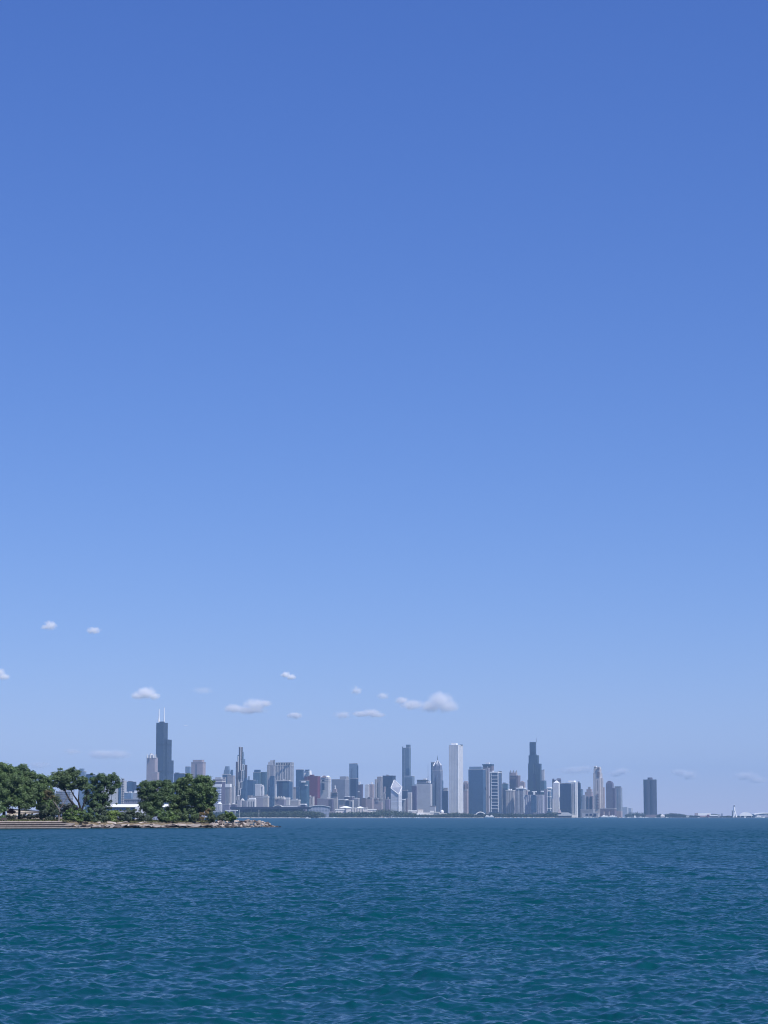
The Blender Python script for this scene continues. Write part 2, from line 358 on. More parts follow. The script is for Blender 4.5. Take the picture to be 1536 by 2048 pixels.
b = B('civic_building', 'low blue-grey building with white rooftop boxes between the cream slab and the leafy clump', 7600, 247, 262, 267, 1586, STEEL, LB); b.blk('roof_box', 249, 253, 255, 1583.5, 1586, WHITE, 6); b.blk('roof_box', 257, 262, 264, 1583, 1586, WHITE, 6)
b = B('civic_building', 'bright white-topped low building just left of the leafy clump', 7500, 266, 282, 288, 1586, GREYL, LB, roofm=WHITE); b.blk('roof_box', 268, 276, 279, 1581, 1586, WHITE, 6)
b = B('warehouse', 'grey-violet warehouse standing between the cream slab and the long white shed', 5200, 247, 284, 292, 1599, facade((.36, .34, .38), (.2, .2, .24), 6, .5, 6, .4, .1), 'warehouse'); b.ledges('eave', (1601,), 1, DARKM)
# long white shed behind the promontory
def shed():
    D = 2600; r = empty('long_shed', (X(270, D), D, GZ), label='long low shed with bright white roof and lavender wall behind the shrubs', cat='shed')
    m = mpp(D); x0, x1, x2 = X(196, D), X(272, D), X(345, D)
    mb = MB(); mb.box(x0, x2, D, D + 60, -.5, Z(1615, D)); mb.build('walls', facade((.33, .34, .42), (.16, .18, .26), 5, .55, 3, .5, .2), r)
    mb = MB(); mb.prism([(x0 - 1, D - 2), (x2 + 1, D - 2), (x2 + 1, D + 62), (x0 - 1, D + 62)], Z(1614.2, D), Z(1608, D), top=[(x0 - 1, D + 26), (x2 + 1, D + 26), (x2 + 1, D + 34), (x0 - 1, D + 34)]); mb.build('roof', WHITE, r)
    mb = MB(); mb.box(x1, X(289, D), D - 8, D - .4, -.5, Z(1613.4, D)); mb.build('end_bay', plain((.6, .6, .63), .8, name='white wall'), r)
    mb = MB(); mb.box(x0, x1 - .3, D - 1.2, D - .1, Z(1615.6, D), Z(1614.3, D)); mb.build('gutter', DARKM, r)
shed()
# --- the black stepped tower and its neighbours
b = B('pink_tower', 'pinkish stone tower with ornate lantern crown, left of the black stepped skyscraper', 10500, 292.5, 309, 315, 1516, PINK)
b.blk('crown', 296, 305, 309, 1510.5, 1516, GREYL, 10)
for q in (294.5, 300.5, 306.5, 311.5): b.mast('corner_turret', q, 1508.5, 1516, 3.2, PALE, 4)
mb = MB(); D = 10530; c = (X(302.5, D, 1510), D, Z(1511, D)); mb.dome(c, 9, 9, 9); mb.tube(c, (c[0], c[1], Z(1506.7, D)), 7, 6, 10); mb.build('lantern', plain((.5, .5, .5), .5, name='lantern'), b.root)
b = B('stone_block', 'pinkish mid-rise block in front of the black stepped skyscraper', 9700, 303, 314, 318, 1545, PINK, T)
b = B('black_skyscraper', 'tallest dark stepped skyscraper with two white rooftop antennas', 10800, 311.3, 326, 334.6, 1446, BLACK, 'skyscraper', roofm=DARKM)
b.blk('roof_plant', 317.5, 324.5, 328, 1443, 1446, BLACK, 14)
b.blk('stepped_block', 312.2, 333.5, 342.6, 1479, None, BLACK, 12); b.blk('stepped_block', 315, 336, 346.7, 1520.5, None, BLACK, 20)
b.blk('podium', 311, 326, 335.5, 1552, None, BLACK, -6)
b.mast('antenna', 318.4, 1418, 1444, 3.6, WHITE, 40, 1.6); b.mast('antenna', 328.7, 1415, 1446, 3.2, WHITE, 40, 1.6)
b.mast('antenna_base', 317.8, 1437.5, 1444.5, 6.0, WHITE, 34, 4.0)
b = B('office_block', 'dark navy block right of the black skyscraper, above the leafy clump', 9900, 347.5, 368, 373.5, 1547, NAVY, 'office block'); b.blk('rooftop_plant', 350, 356, 358.5, 1545, 1547, NAVY, 6)
b = B('glass_tower', 'small light teal glass tower against the left side of the square pinkish tower', 10600, 370, 379, 384, 1533.5, STEEL)
b = B('square_tower', 'square pinkish tower with notched top and a dark vertical strip, above the leafy clump', 10300, 382, 405, 410.8, 1524.5, PINK); b.blk('crown', 385, 403, 408, 1519.5, 1524.5, PINK, 6); b.bars('window_strip', (392.5,), 4.5, 1528, 1560, facade((.18, .16, .2), (.08, .08, .12)), .4); b.ledges('cornice', (1525.5,), 1.2, BROWN, .8)
b = B('grey_tower', 'small hazy grey tower just right of the leafy clump', 10900, 413, 419, 421.5, 1563, GREYL)
# --- south loop cluster
b = B('stacked_building', 'violet and white stacked building with a bright white band, right of the leafy clump', 8700, 425, 443, 450.5, 1559, VIOLET, 'building')
b.blk('upper_storeys', 430, 441, 445, 1554.5, 1559, GREYL, 6); b.ledges('white_band', (1562.5,), 2, PALE, .8)
b.blk('white_terrace', 421.5, 441.5, 443, 1568, 1573.5, WHITE, -8); b.blk('banded_wing', 430, 440.5, 442.5, 1575, None, facade((.55, .58, .66), (.12, .15, .25), 9, .45, 100, 1.0, .2), -10)
b = B('domed_tower', 'blue-grey tower with a tapered ornate crown behind the stacked building', 10400, 444.5, 459, 463, 1549, BLUE)
b.blk('upper_storeys', 446.5, 458, 461.5, 1540, 1549, STEEL, 4, top=2); b.blk('crown', 448.5, 457, 460, 1532.5, 1540, STEEL, 8, top=3); b.blk('side_turret', 461.5, 464.5, 466, 1539.5, None, BLUE, 6); b.ledges('cornice', (1549,), 1, PALE)
b = B('grey_tower', 'plain beige-grey tower left of the slender stepped tower', 9900, 454, 466, 470, 1551.5, BEIGE2); b.blk('side_wing', 443.5, 450, 452, 1554.5, None, BEIGE2, 12)
b = B('apartment_tower', 'slim tower with a bright white box on top, left of the slender stepped tower', 8600, 450.3, 459.5, 463, 1574.5, BEIGE2, AB); b.blk('white_crown', 450, 459.8, 463.2, 1567.8, 1574.5, WHITE, -2); b.bars('window_strip', (455.5,), 5, 1577, 1606, GREY, .5)
b = B('ribbed_tower', 'pale ribbed slab tower hard against the left side of the slender stepped tower', 8800, 463, 468, 471, 1573, GREYL); b.bars('rib', (463.6, 466, 468), .6, 1573, 1606, PALE, .8)
# the slender stepped tower
NE = facade((.10, .09, .12), (.07, .08, .11), 3.6, .5, 2.5, .6, .3)
b = B('slender_tower', 'slender stepped tower of dark shafts edged with white, tallest right of the leafy clump', 8500, 477, 480.8, 481.5, 1494.5, NE, 'skyscraper', part='tall_shaft')
b.blk('shaft', 471.2, 474.3, 475, 1523.5, None, NE, -4); b.blk('shaft', 474.6, 476, 476.6, 1510, None, STEEL, 3)
b.blk('shaft', 482, 483.5, 484.3, 1494, None, NE, 4); b.blk('shaft', 484.4, 486, 486.8, 1503.3, None, STEEL, 2); b.blk('shaft', 486.8, 488.5, 489.2, 1518, None, STEEL, 4)
b.blk('shaft', 489.6, 492.8, 494.2, 1529.6, None, NE, 1); b.blk('lower_block', 482.5, 491, 494.6, 1556, None, BLUE, -7)
b.bars('white_edge', (476.7,), .7, 1512, 1608, WHITE, 1.6); b.bars('white_edge', (481.6,), .7, 1494, 1542, WHITE, 1.6); b.bars('white_edge', (475.4,), .6, 1523, 1606, WHITE, 4)
def frame_box(b, xl, xr, yt, yb, push):
    D = b.D + push; w_ = .55
    mb = MB()
    for (p, q, r_, s_) in ((xl, xl + w_, yt, yb), (xr - w_, xr, yt, yb), (xl, xr, yt, yt + w_ * 1.4), (xl, xr, yb - w_ * 1.4, yb)):
        mb.box(X(p, D, 1560), X(q, D, 1560), D - 2, D + 1, Z(s_, D), Z(r_, D))
    mb.build('white_frame', WHITE, b.root)
for q in ((484, 488.7, 1529, 1540.5), (482.2, 486.6, 1541, 1563), (479, 484.3, 1563.5, 1577), (476.2, 481.5, 1578, 1591), (473.8, 479, 1591, 1604)): frame_box(b, *q, -14)
b.ledges('dark_band', (1554.8,), 4, DARKM, 1.0, 471.2, 489)
b = B('office_block', 'dark blue office block right of the slender stepped tower', 9300, 494.6, 506, 511, 1560.5, BLUE, 'office block'); b.blk('stair_head', 496, 498.3, 499.3, 1552.5, 1560.5, STEEL, 5)
b = B('teal_tower', 'teal glass tower with a raised square top, left of the tall grey tower', 9500, 506, 518.5, 521.5, 1545, TEAL); b.blk('crown', 508, 518, 521, 1539.5, 1545, BLUE, 4); b.blk('east_wing', 521.3, 531, 535, 1543.8, None, TEAL, 8); b.bars('pale_strip', (514.5,), 3.5, 1560, 1575, STEEL, .5)
b = B('curved_building', 'light grey mid-rise with a curved white right shoulder below the teal glass tower', 8900, 510, 521, 522.5, 1568.5, PANEL, 'building'); b.blk('curved_wing', 522, 526.5, 529.5, 1573, None, PANEL, -4, top=2.5); b.blk('curved_cap', 522.3, 525.5, 527.5, 1569.5, 1573, PANEL, -3, top=2.5); b.ledges('cornice', (1569.5,), 1.2, WHITE)
b = B('grey_tower', 'tall blue-grey tower with a curved raised crown, left of the wide ribbed tower', 8700, 533.6, 547, 551, 1530.5, GREY); b.blk('crown', 535.5, 545.8, 548.5, 1524, 1530.5, GREYL, 4, top=1); b.blk('crown_top', 539, 546.5, 549, 1520.5, 1524, GREYL, 5, top=1.2); b.blk('crown_fin', 547, 549, 550, 1519.5, 1530.5, GREY, 3)
b.bars('pale_pier', (535.8, 539.5), 1.2, 1532, 1585, PALE, .5); b.blk('front_bay', 540, 547, 549, 1552, None, BLUE, -6); b.blk('podium', 537.5, 545, 549, 1574, None, BLUE, -9)
b = B('ribbed_tower', 'wide violet-grey ribbed tower with a row of square openings along its top', 9600, 551, 582.5, 587.4, 1525.3, GREY)
b.bars('rib', (555.5, 560.5, 565.5, 570.5, 575.5, 580.3), 1.4, 1526, 1592, PALE, 1.0)
b.blk('crown_band', 551, 582.6, 587.6, 1530, 1532, GREYL, -1)
for q in (553.3, 558, 563, 568, 573, 578): b.blk('roof_opening', q - 1.2, q + .9, q + 1.2, 1526.4, 1529.3, DARKM, -1.6)
b = B('glass_office', 'blue glass office block with an overhanging flat roof below the wide ribbed tower', 8800, 553.5, 578, 585, 1562.5, BLUE, 'office block', roofm=PALE); b.blk('flat_roof', 551.5, 577.8, 581, 1560.3, 1561.9, PALE, -3); b.bars('teal_panel', (570.5,), 8, 1564, 1581, TEAL, .4); b.bars('dark_panel', (561,), 9, 1564, 1600, NAVY, .3); b.mast('roof_beacon', 567.8, 1557.5, 1561, 1.6, WHITE)
b = B('white_block', 'tiny bright white block between the tall grey tower and the blue glass office block', 9200, 551, 553.6, 554.6, 1568.5, WHITE, 'block'); b.ledges('cornice', (1571,), .6, PALE)
b = B('blue_tower', 'dark blue tower joined to a bright white faceted slab behind the dark red tower', 9400, 591.5, 605, 607.3, 1539.5, BLUE)
b.blk('white_slab', 607, 620, 624, 1541, 1554, WHITE, 4, top=3); b.blk('glass_notch', 612.5, 617, 618, 1543, 1551, STEEL, 1); b.blk('dark_cap', 610, 617, 619, 1539.2, 1541, BLUE, 5); b.blk('lower_wing', 593, 609, 612, 1555, None, BLUE, -3)
b = B('red_tower', 'broad dark red office tower', 9200, 615, 635, 640.5, 1552.3, RED); b.blk('rooftop_plant', 619, 626, 628.5, 1549.3, 1552.3, RED, 8); b.blk('west_wing', 608, 614.5, 616, 1552.9, None, facade((.11, .04, .08), (.07, .03, .06), 3.9, .5, 4, .6, .2), 5)
b = B('blue_glass_tower', 'blue glass tower with two small white highlights, in front of the dark red tower', 8600, 599, 613, 618.5, 1562, facade((.05, .10, .16), (.06, .14, .20), 3.6, .65, 3, .8, .5)); b.blk('white_highlight', 602, 609.5, 611, 1562.2, 1564.8, WHITE, -6); b.blk('white_highlight', 609.5, 614, 615.2, 1569.5, 1571, WHITE, -6); b.blk('west_wing', 592, 598, 600, 1574, None, BLUE, 3)  # bright highlights put in as white blocks on the front
b = B('cream_block', 'small cream block left of the blue glass tower with white highlights', 9000, 586.5, 593.5, 595.8, 1574.5, BEIGE, 'block'); b.ledges('cornice', (1576,), 1, BROWN)
b = B('gabled_tower', 'grey tower with white gabled roof, right of the dark red tower', 9500, 640.6, 656.5, 661.7, 1555, GREYL, roofm=WHITE)
b.pyramid('gable', 642, 656, 1551, 1555, BROWN, 2, .3); b.blk('white_roof', 642, 655, 660, 1551.3, 1554.5, WHITE, 10, top=4); b.blk('entry_bay', 644, 647.8, 648.3, 1566.5, 1580, NAVY, -2); b.blk('lower_bay', 644, 647.8, 648.3, 1559.5, 1563, NAVY, -2)
b.ledges('cornice', (1557.5, 1562), .8, PALE); b.bars('east_pilaster', (660.8,), .4, 1556, 1580, WHITE, .6, 'E')
b = B('grey_slab', 'wide grey-blue office slab between the gabled tower and the tall light-blue glass tower', 9600, 663, 690, 698.5, 1559, facade((.24, .25, .30), (.13, .15, .2), 3.8, .5, 3.2, .6, .2), 'office slab'); b.blk('upper_block', 679.5, 692, 697.5, 1552.8, 1559, GREY, 20)
b = B('teal_tower', 'tall light-blue glass tower with dark lower half, right of the grey-blue slab', 9800, 698.3, 713.5, 715.8, 1527.5, STEEL); b.blk('east_step', 713.5, 715.5, 716.2, 1531, None, BLUE, -1); b.bars('dark_slot', (703.8,), .9, 1536, 1557, NAVY, .4); b.blk('roof_fin', 705, 713.6, 715, 1526.4, 1527.6, STEEL, 3)
b = B('navy_block', 'dark navy block at the foot of the tall light-blue glass tower', 9300, 700.5, 712, 715.6, 1557.5, NAVY, 'block'); b.bars('steel_edge', (699.6,), 1.3, 1556, 1597, STEEL, .8)
b = B('spired_building', 'small stone building with stepped top and a white beacon on its spire', 9000, 667, 674, 675.8, 1596, BEIGE, 'building'); b.blk('stepped_tier', 661, 673.5, 675.6, 1584.5, None, BEIGE2, 4); b.blk('stepped_tier', 666, 672.5, 674, 1577.5, 1584.5, PINK, 5); b.pyramid('spire', 668, 672.2, 1572.5, 1577.5, PALE, 6, .2)
mb = MB(); D = 9006; mb.dome((X(670.2, D, 1572), D, Z(1573, D)), 2.6, 2.6, 3.6, 8, 3); mb.build('beacon', WHITE, b.root); b.ledges('cornice', (1586, 1590.5), .8, DARKM, .8, 664, 675.8)
b = B('stone_building', 'violet-brown stone building between the dark red tower and the spired stone building', 8800, 634.5, 656, 667, 1597.5, facade((.30, .26, .30), (.14, .13, .18), 3.6, .5, 3.2, .5, .2), 'building'); b.blk('dark_east_wing', 657, 664, 667.3, 1598.5, None, VIOLET, -5); b.blk('roof_box', 650, 654, 656, 1594.5, 1597.5, GREYL, 6)
b = B('cream_tower', 'narrow cream building with pointed left corner at the foot of the dark red tower', 8500, 618.5, 626, 629, 1594, BEIGE, 'building'); b.blk('west_turret', 618.3, 621, 621.8, 1590.5, 1594, BEIGE, 2, top=1); b.bars('dark_slot', (623,), .8, 1596, 1608, BROWN, .4)
b = B('cream_block', 'low pale stone block with arched dark door, left of the narrow cream building', 8300, 580.5, 597, 601, 1600, BEIGE, LB); b.ledges('cornice', (1601,), .9, PALE); b.blk('roof_level', 584, 592, 596, 1597.5, 1600, GREYL, 6)
b = B('white_block', 'small pale square block left of the low stone block with cornice', 8350, 572, 578.5, 580.3, 1596, PALE, LB, roofm=WHITE); b.ledges('cornice', (1597.5,), .7, WHITE)
b = B('gabled_block', 'violet-grey low block with a row of small white gables below the blue glass office block', 8700, 550.5, 568, 572, 1599, facade((.26, .24, .30), (.12, .12, .17), 3.6, .5, 3, .5, .2), LB)
for q in (552.5, 557.5, 562.5, 567.5): b.pyramid('gable', q - 2, q + 2.4, 1591.8, 1595, PALE, 3, .1)
b.blk('pale_storey', 550.5, 568, 571.6, 1595, 1599, PALE, 2)
b = B('stone_building', 'long pinkish-grey stone building with roofline boxes right of the slender stepped tower', 8600, 506, 534, 538.5, 1592.5, facade((.40, .38, .42), (.2, .2, .26), 3.6, .5, 3.2, .5, .2), 'building'); b.blk('roof_box', 495, 503, 505, 1590.5, None, BEIGE2, 3); b.ledges('cornice', (1594.5,), .9, PALE); b.blk('roof_box', 527, 533, 536, 1589.2, 1592.5, BEIGE, 4)
b = B('ribbed_block', 'bright cream building of tall narrow bays just left of the blue glass podium tower', 8250, 526, 535.5, 538.2, 1593.3, facade((.62, .58, .52), (.22, .2, .2), 4, .9, 4.5, .4, .1), 'building'); b.ledges('cornice', (1594,), 1, WHITE)
b = B('temple_front', 'white colonnaded block with three tall dark bays above the long black roof', 8000, 495, 510, 512.5, 1599, PALE, 'building', roofm=WHITE); b.blk('attic', 498, 509.5, 511.5, 1596, 1599, WHITE, 4)
b.bars('dark_bay', (497.8, 502.5, 507), 1.6, 1603, 1614, NAVY, .3)
b = B('hotel_block', 'pale building with a dark gap and tall narrow windows, below the slender stepped tower', 7900, 473.5, 481, 483.5, 1601, facade((.52, .50, .50), (.2, .2, .26), 4, .8, 3, .45, .1), 'building'); b.pyramid('hipped_roof', 480.5, 489.5, 1596.3, 1601, PALE, 8, .1); b.blk('east_wing', 484.5, 493, 495, 1601, None, GREY, 4)
b = B('museum_building', 'grey low building with a small white dome at the right foot of the leafy clump', 7600, 423.5, 441, 444.5, 1608.5, GREYL, LB)
mb = MB(); D = 7620; mb.dome((X(439, D, 1606), D, Z(1608.5, D)), 8.5, 8.5, 6.5); mb.build('dome', WHITE, b.root); b.bars('pilaster', (426, 430, 434.5, 438.5), .8, 1610, 1620, PALE, .6)
b = B('violet_block', 'low violet block between the white-domed building and the long black roof', 7700, 444.8, 458, 462, 1609.5, facade((.24, .22, .28), (.1, .1, .16), 4, .5, 4, .5, .2), LB); b.blk('rooftop_tent', 456, 460, 462, 1606.5, 1609.5, PALE, 6, top=5)
b = B('violet_block', 'dark violet block with a gabled roof, left end of the long black roof', 7750, 462, 471, 474, 1609, VIOLET, LB); b.pyramid('gable', 463, 471, 1605.8, 1609, PALE, 4, .2)
# convention centre: long black flat roof
def hall():
    D = 7350; r = empty('convention_hall', (X(540, D), D, GZ), label='very long low hall with a black flat roof overhanging black glass walls', cat='exhibition hall')
    x0, x1 = X(460, D, 1616), X(620, D, 1616)
    mb = MB(); mb.prism([(x0, D), (x1, D), (x1, D + 110), (x0, D + 110)], Z(1618.2, D), Z(1613.8, D)); mb.build('roof', plain((.016, .022, .05), .5, name='black steel'), r)
    mb = MB(); mb.prism([(x0 + 12, D + 12), (x1 - 22, D + 12), (x1 - 22, D + 100), (x0 + 12, D + 100)], .5, Z(1618.3, D)); mb.build('glass_walls', facade((.012, .02, .045), (.02, .035, .08), 6, .8, 9, .85, .3), r)
    mb = MB()
    for i in range(9):
        xx = x0 + 8 + (x1 - x0 - 16) * i / 8; mb = MB(); mb.box(xx - 1, xx + 1, D + 3, D + 5, .5, Z(1618.25, D)); mb.build('column', DARKM, r)
    mb = MB(); mb.prism([(X(562, D), D + 6), (X(594, D), D + 6), (X(594, D), D + 60), (X(562, D), D + 60)], Z(1613.8, D), Z(1612.9, D)); mb.build('skylight', WHITE, r)
hall()
b = B('low_hall', 'low white flat-roofed pavilion on posts left of the black hall', 7150, 450, 474.5, 476, 1620, WHITE, 'pavilion', yb=0, parapet=False, part='roof_slab')
# reshape: a slab on posts
b.walls.data.vertices.foreach_set('co', np.array([(v.co[0], v.co[1], v.co[2] if v.co[2] > 3 else Z(1621.8, 7150) - GZ) for v in b.walls.data.vertices]).ravel())
for q in (453.5, 458.5, 464, 470.5): b.mast('post', q, 1621.9, 1633, .7, PALE, 12, .7)
# arena / stadium with curved roofs
def curved_roof(name, label, cat, D, xl, xr, yt, yb, rise, wallm, roofm, depth=90, base=1631, eave=None):
    r = empty(name, (X((xl + xr) / 2, D), D, GZ), label=label, cat=cat)
    n = 18; mb = MB(); pts = []
    for i in range(n + 1):
        t = i / n; z = Z(yb + (yt - yb) * (math.sin(math.pi * (.12 + .76 * t)) - .37) / .63, D); pts.append((X(xl + (xr - xl) * t, D, yb), z))
    th = (eave or .9) * mpp(D)
    for (xa, za), (xb, zb) in zip(pts, pts[1:]):
        for y0, y1 in ((D - 3, D + depth + 3),):
            mb.poly([(xa, y0, za), (xb, y0, zb), (xb, y1, zb), (xa, y1, za)]); mb.poly([(xa, y0, za - th), (xb, y0, zb - th), (xb, y0, zb), (xa, y0, za)])
            mb.poly([(xa, y1, za - th), (xa, y1, za), (xb, y1, zb), (xb, y1, zb - th)]); mb.poly([(xa, y0, za - th), (xa, y1, za - th), (xb, y1, zb - th), (xb, y0, zb - th)])
    for (xa, za) in (pts[0], pts[-1]): mb.poly([(xa, D - 3, za - th), (xa, D - 3, za), (xa, D + depth + 3, za), (xa, D + depth + 3, za - th)])
    mb.build('roof', roofm, r)
    mb = MB()
    for (xa, za), (xb, zb) in zip(pts[1:-1], pts[2:-1]):
        mb.poly([(xa, D, .5), (xb, D, .5), (xb, D, zb - th), (xa, D, za - th)], [(xa, 0), (xb, 0), (xb, zb), (xa, za)])
        mb.poly([(xb, D + depth, .5), (xa, D + depth, .5), (xa, D + depth, za - th), (xb, D + depth, zb - th)])
    for xa, za in (pts[1], pts[-2]): mb.poly([(xa, D, .5), (xa, D, za - th), (xa, D + depth, za - th), (xa, D + depth, .5)])
    mb.build('walls', wallm, r); return r
curved_roof('arena', 'grey-blue arena with a shallow curved white roof, right end of the black hall', 'arena', 7750, 617, 660, 1610.2, 1613.5, 0, facade((.26, .30, .38), (.12, .16, .24), 5, .5, 5, .6, .4), plain((.60, .64, .68), .4, name='roof metal'), 120)
curved_roof('hall_wing', 'pale curved-roof wing rising left of the arena above the black hall', 'hall', 7700, 546, 566, 1609.5, 1613.5, 0, GREY, PALE, 60)
b = B('pavilion', 'small white-roofed box standing on the right part of the black hall', 7650, 601, 610, 613, 1608.5, VIOLET, 'pavilion', roofm=WHITE); b.ledges('white_eave', (1609,), 1.2, WHITE, 2)
b = B('long_terrace', 'long lavender-roofed low block behind the black hall between pale wing and arena', 7750, 566, 606, 614, 1611.3, facade((.36, .34, .42), (.2, .2, .28), 4, .5, 4, .4, .2), LB); b.ledges('eave', (1612,), .8, PALE)
b = B('gate_house', 'small pale gatehouse with dark doorway among trees under the arena', 7850, 642, 648, 650, 1619.8, PALE, 'gatehouse'); b.blk('doorway', 645.3, 647.8, 648, 1621.5, 1627, DARKM, -1); b.blk('low_wing', 634, 641.5, 642, 1621.3, None, VIOLET, 3); b.blk('long_wall', 650.3, 671, 672, 1622.6, None, plain((.40, .37, .42), .8, name='stone wall'), 4)
# natural history museum: long white classical building
def museum():
    D = 8360; r = empty('museum', (X(710, D), D, GZ), label='long white museum with raised centre and lower wings above the lakeside trees', cat='museum')
    wm = facade((.66, .63, .62), (.42, .38, .42), 9, .6, 6, .4, 0)
    for xl, xr, yt, y0, dep in ((671, 752, 1619.5, 12, 60), (692, 735, 1616.5, 4, 90)):
        mb = MB(); mb.box(X(xl, D), X(xr, D), D + y0, D + dep, .5, Z(yt, D)); mb.build('walls', wm, r)
    for xl, xr, yt, yb in ((670, 753, 1618, 1619.5), (691, 736, 1615.4, 1616.5)):
        mb = MB(); mb.box(X(xl, D), X(xr, D), D + (10 if yb > 1618 else 2), D + 94, Z(yb, D), Z(yt, D)); mb.build('cornice', WHITE, r)
    for xl, xr, yt, yb, y0 in ((678, 704, 1611.8, 1615.4, 20), (713, 728, 1613, 1615.4, 20)):
        mb = MB(); a, c = X(xl, D), X(xr, D); mb.prism([(a, D + y0), (c, D + y0), (c, D + 80), (a, D + 80)], Z(yb, D), Z(yt, D), top=[(a + (c - a) * .45, D + y0 + 4), (a + (c - a) * .55, D + y0 + 4), (a + (c - a) * .55, D + 76), (a + (c - a) * .45, D + 76)]); mb.build('roof', WHITE, r)
    for i in range(8):
        q = 704 + i * 3.2; mb = MB(); mb.tube((X(q, D), D + 1.5, .5), (X(q, D), D + 1.5, Z(1616.6, D)), 1.1, 1.0, 8); mb.build('column', PALE, r)
museum()
# --- low city between the spired building and the diamond tower
L = [('low_office', 'low pale office block with a flat projecting roof right of the spired building', 8700, 678, 692, 697, 1599.5, BEIGE, PALE, [('flat_roof', 677, 691, 696, 1598, 1599.5, WHITE, -6)]),
     ('low_office', 'dark-windowed block with pale side piers below the dark navy block', 8600, 689, 703, 707, 1601, GREY, PALE, [('dark_front', 691, 697, 697.5, 1601.5, 1614, NAVY, -3), ('white_pier', 704.5, 705.8, 706.4, 1600, 1615, PALE, -6)]),
     ('mid_rise', 'violet mid-rise with white roof structures behind the white museum centre', 9000, 688, 704, 709, 1594, VIOLET, WHITE, [('roof_box', 690, 697, 699, 1592.5, 1594, WHITE, 4)]),
     ('mid_rise', 'grey banded mid-rise right of the dark-windowed block', 8750, 707, 716, 719.5, 1597.5, GREY, PALE, [('roof_box', 709, 713, 715, 1595.5, 1597.5, GREYL, 4)]),
     ('white_cube_tower', 'dark violet tower carrying a bright white cube on its roof', 9600, 715.5, 723.5, 726.2, 1569.5, VIOLET, DARKM, [('white_cube', 717, 720, 721, 1563.5, 1569.5, WHITE, 3), ('side_canopy', 715.5, 718, 719, 1582.5, 1584, WHITE, -5)]),
     ('mid_rise', 'dark brown gabled mid-rise below the pale twin-toned tower', 8900, 723, 731.5, 734, 1598, BROWN, DARKM, [('pitched_top', 725, 730, 732, 1596, 1598, BROWN, 3)]),
     ('pale_tower', 'pale tower half white and half pink beneath a small white roof box', 9800, 730, 737.5, 738.5, 1570.5, PANEL, PALE, [('pink_half', 738.2, 745, 749, 1568.5, None, PINK, -2), ('white_box', 741.5, 744, 745, 1564, 1568.5, WHITE, 3), ('stepped_top', 731.5, 736, 737.5, 1568.5, 1570.5, PANEL, 2)]),
     ('mid_rise', 'pinkish mid-rise standing below the pale twin-toned tower', 9100, 734, 744, 748, 1597, PINK, ROOFG, [('upper_floors', 735.5, 740, 742.5, 1594, 1597, BROWN, 3)]),
     ('mid_rise', 'brown-violet mid-rise with a curved arch motif left of the beige slab tower', 9050, 747.5, 755, 758.5, 1597.5, BROWN, ROOFG, [('arched_top', 748.8, 753, 755.5, 1595.5, 1597.5, BROWN, 2)]),
     ('beige_tower', 'tall beige-grey slab tower with an uneven top left of the navy glass tower', 9900, 754, 763, 766, 1553.8, BEIGE2, PALE, [('west_bay', 749.5, 753, 754, 1558.5, None, BEIGE, -4), ('roof_level', 757, 762, 764, 1552.6, 1553.8, GREYL, 3), ('dark_front', 755.5, 760.5, 761, 1563, 1598, GREY, -2)]),
     ('mid_rise', 'long pinkish-grey building beneath the beige slab tower', 8800, 748, 763, 766, 1604, PINK, ROOFG, [('roof_box', 752, 757, 758, 1600.5, 1604, GREY, 3)]),
     ('cream_tower', 'narrow cream tower between the beige slab tower and the navy glass tower', 9300, 763, 769, 770.5, 1598, BEIGE, WHITE, [('upper_turret', 766.5, 769.5, 770.6, 1584, 1598, BEIGE, 4), ('roof_box', 767.3, 769.8, 770.5, 1573, 1584, PINK, 6)]),
     ('navy_tower', 'broad flat-topped navy glass tower left of the white diamond-topped tower', 9700, 765.2, 785, 791.3, 1551.8, NAVY, DARKM, [('rooftop_plant', 772, 776.5, 778, 1549.3, 1551.8, GREY, 8)]),
     ('stone_tower', 'violet stone tower below the navy glass tower', 9000, 771, 778, 780.8, 1599, facade((.24, .20, .27), (.1, .1, .16), 3.8, .5, 3.2, .5, .1), ROOFG, [('setback_top', 774.5, 777, 778, 1594, 1599, PINK, 3), ('west_shoulder', 766, 770.5, 771.5, 1587, None, BEIGE2, 8)])]
for nm, lb, D, xl, xs, xr, yt, m, rm, ex in L:
    b = B(nm, lb, D, xl, xs, xr, yt, m, T if 'tower' in nm else 'building', roofm=rm)
    for e in ex: b.blk(e[0], e[1], e[2], e[3], e[4], e[5], e[6], e[7])
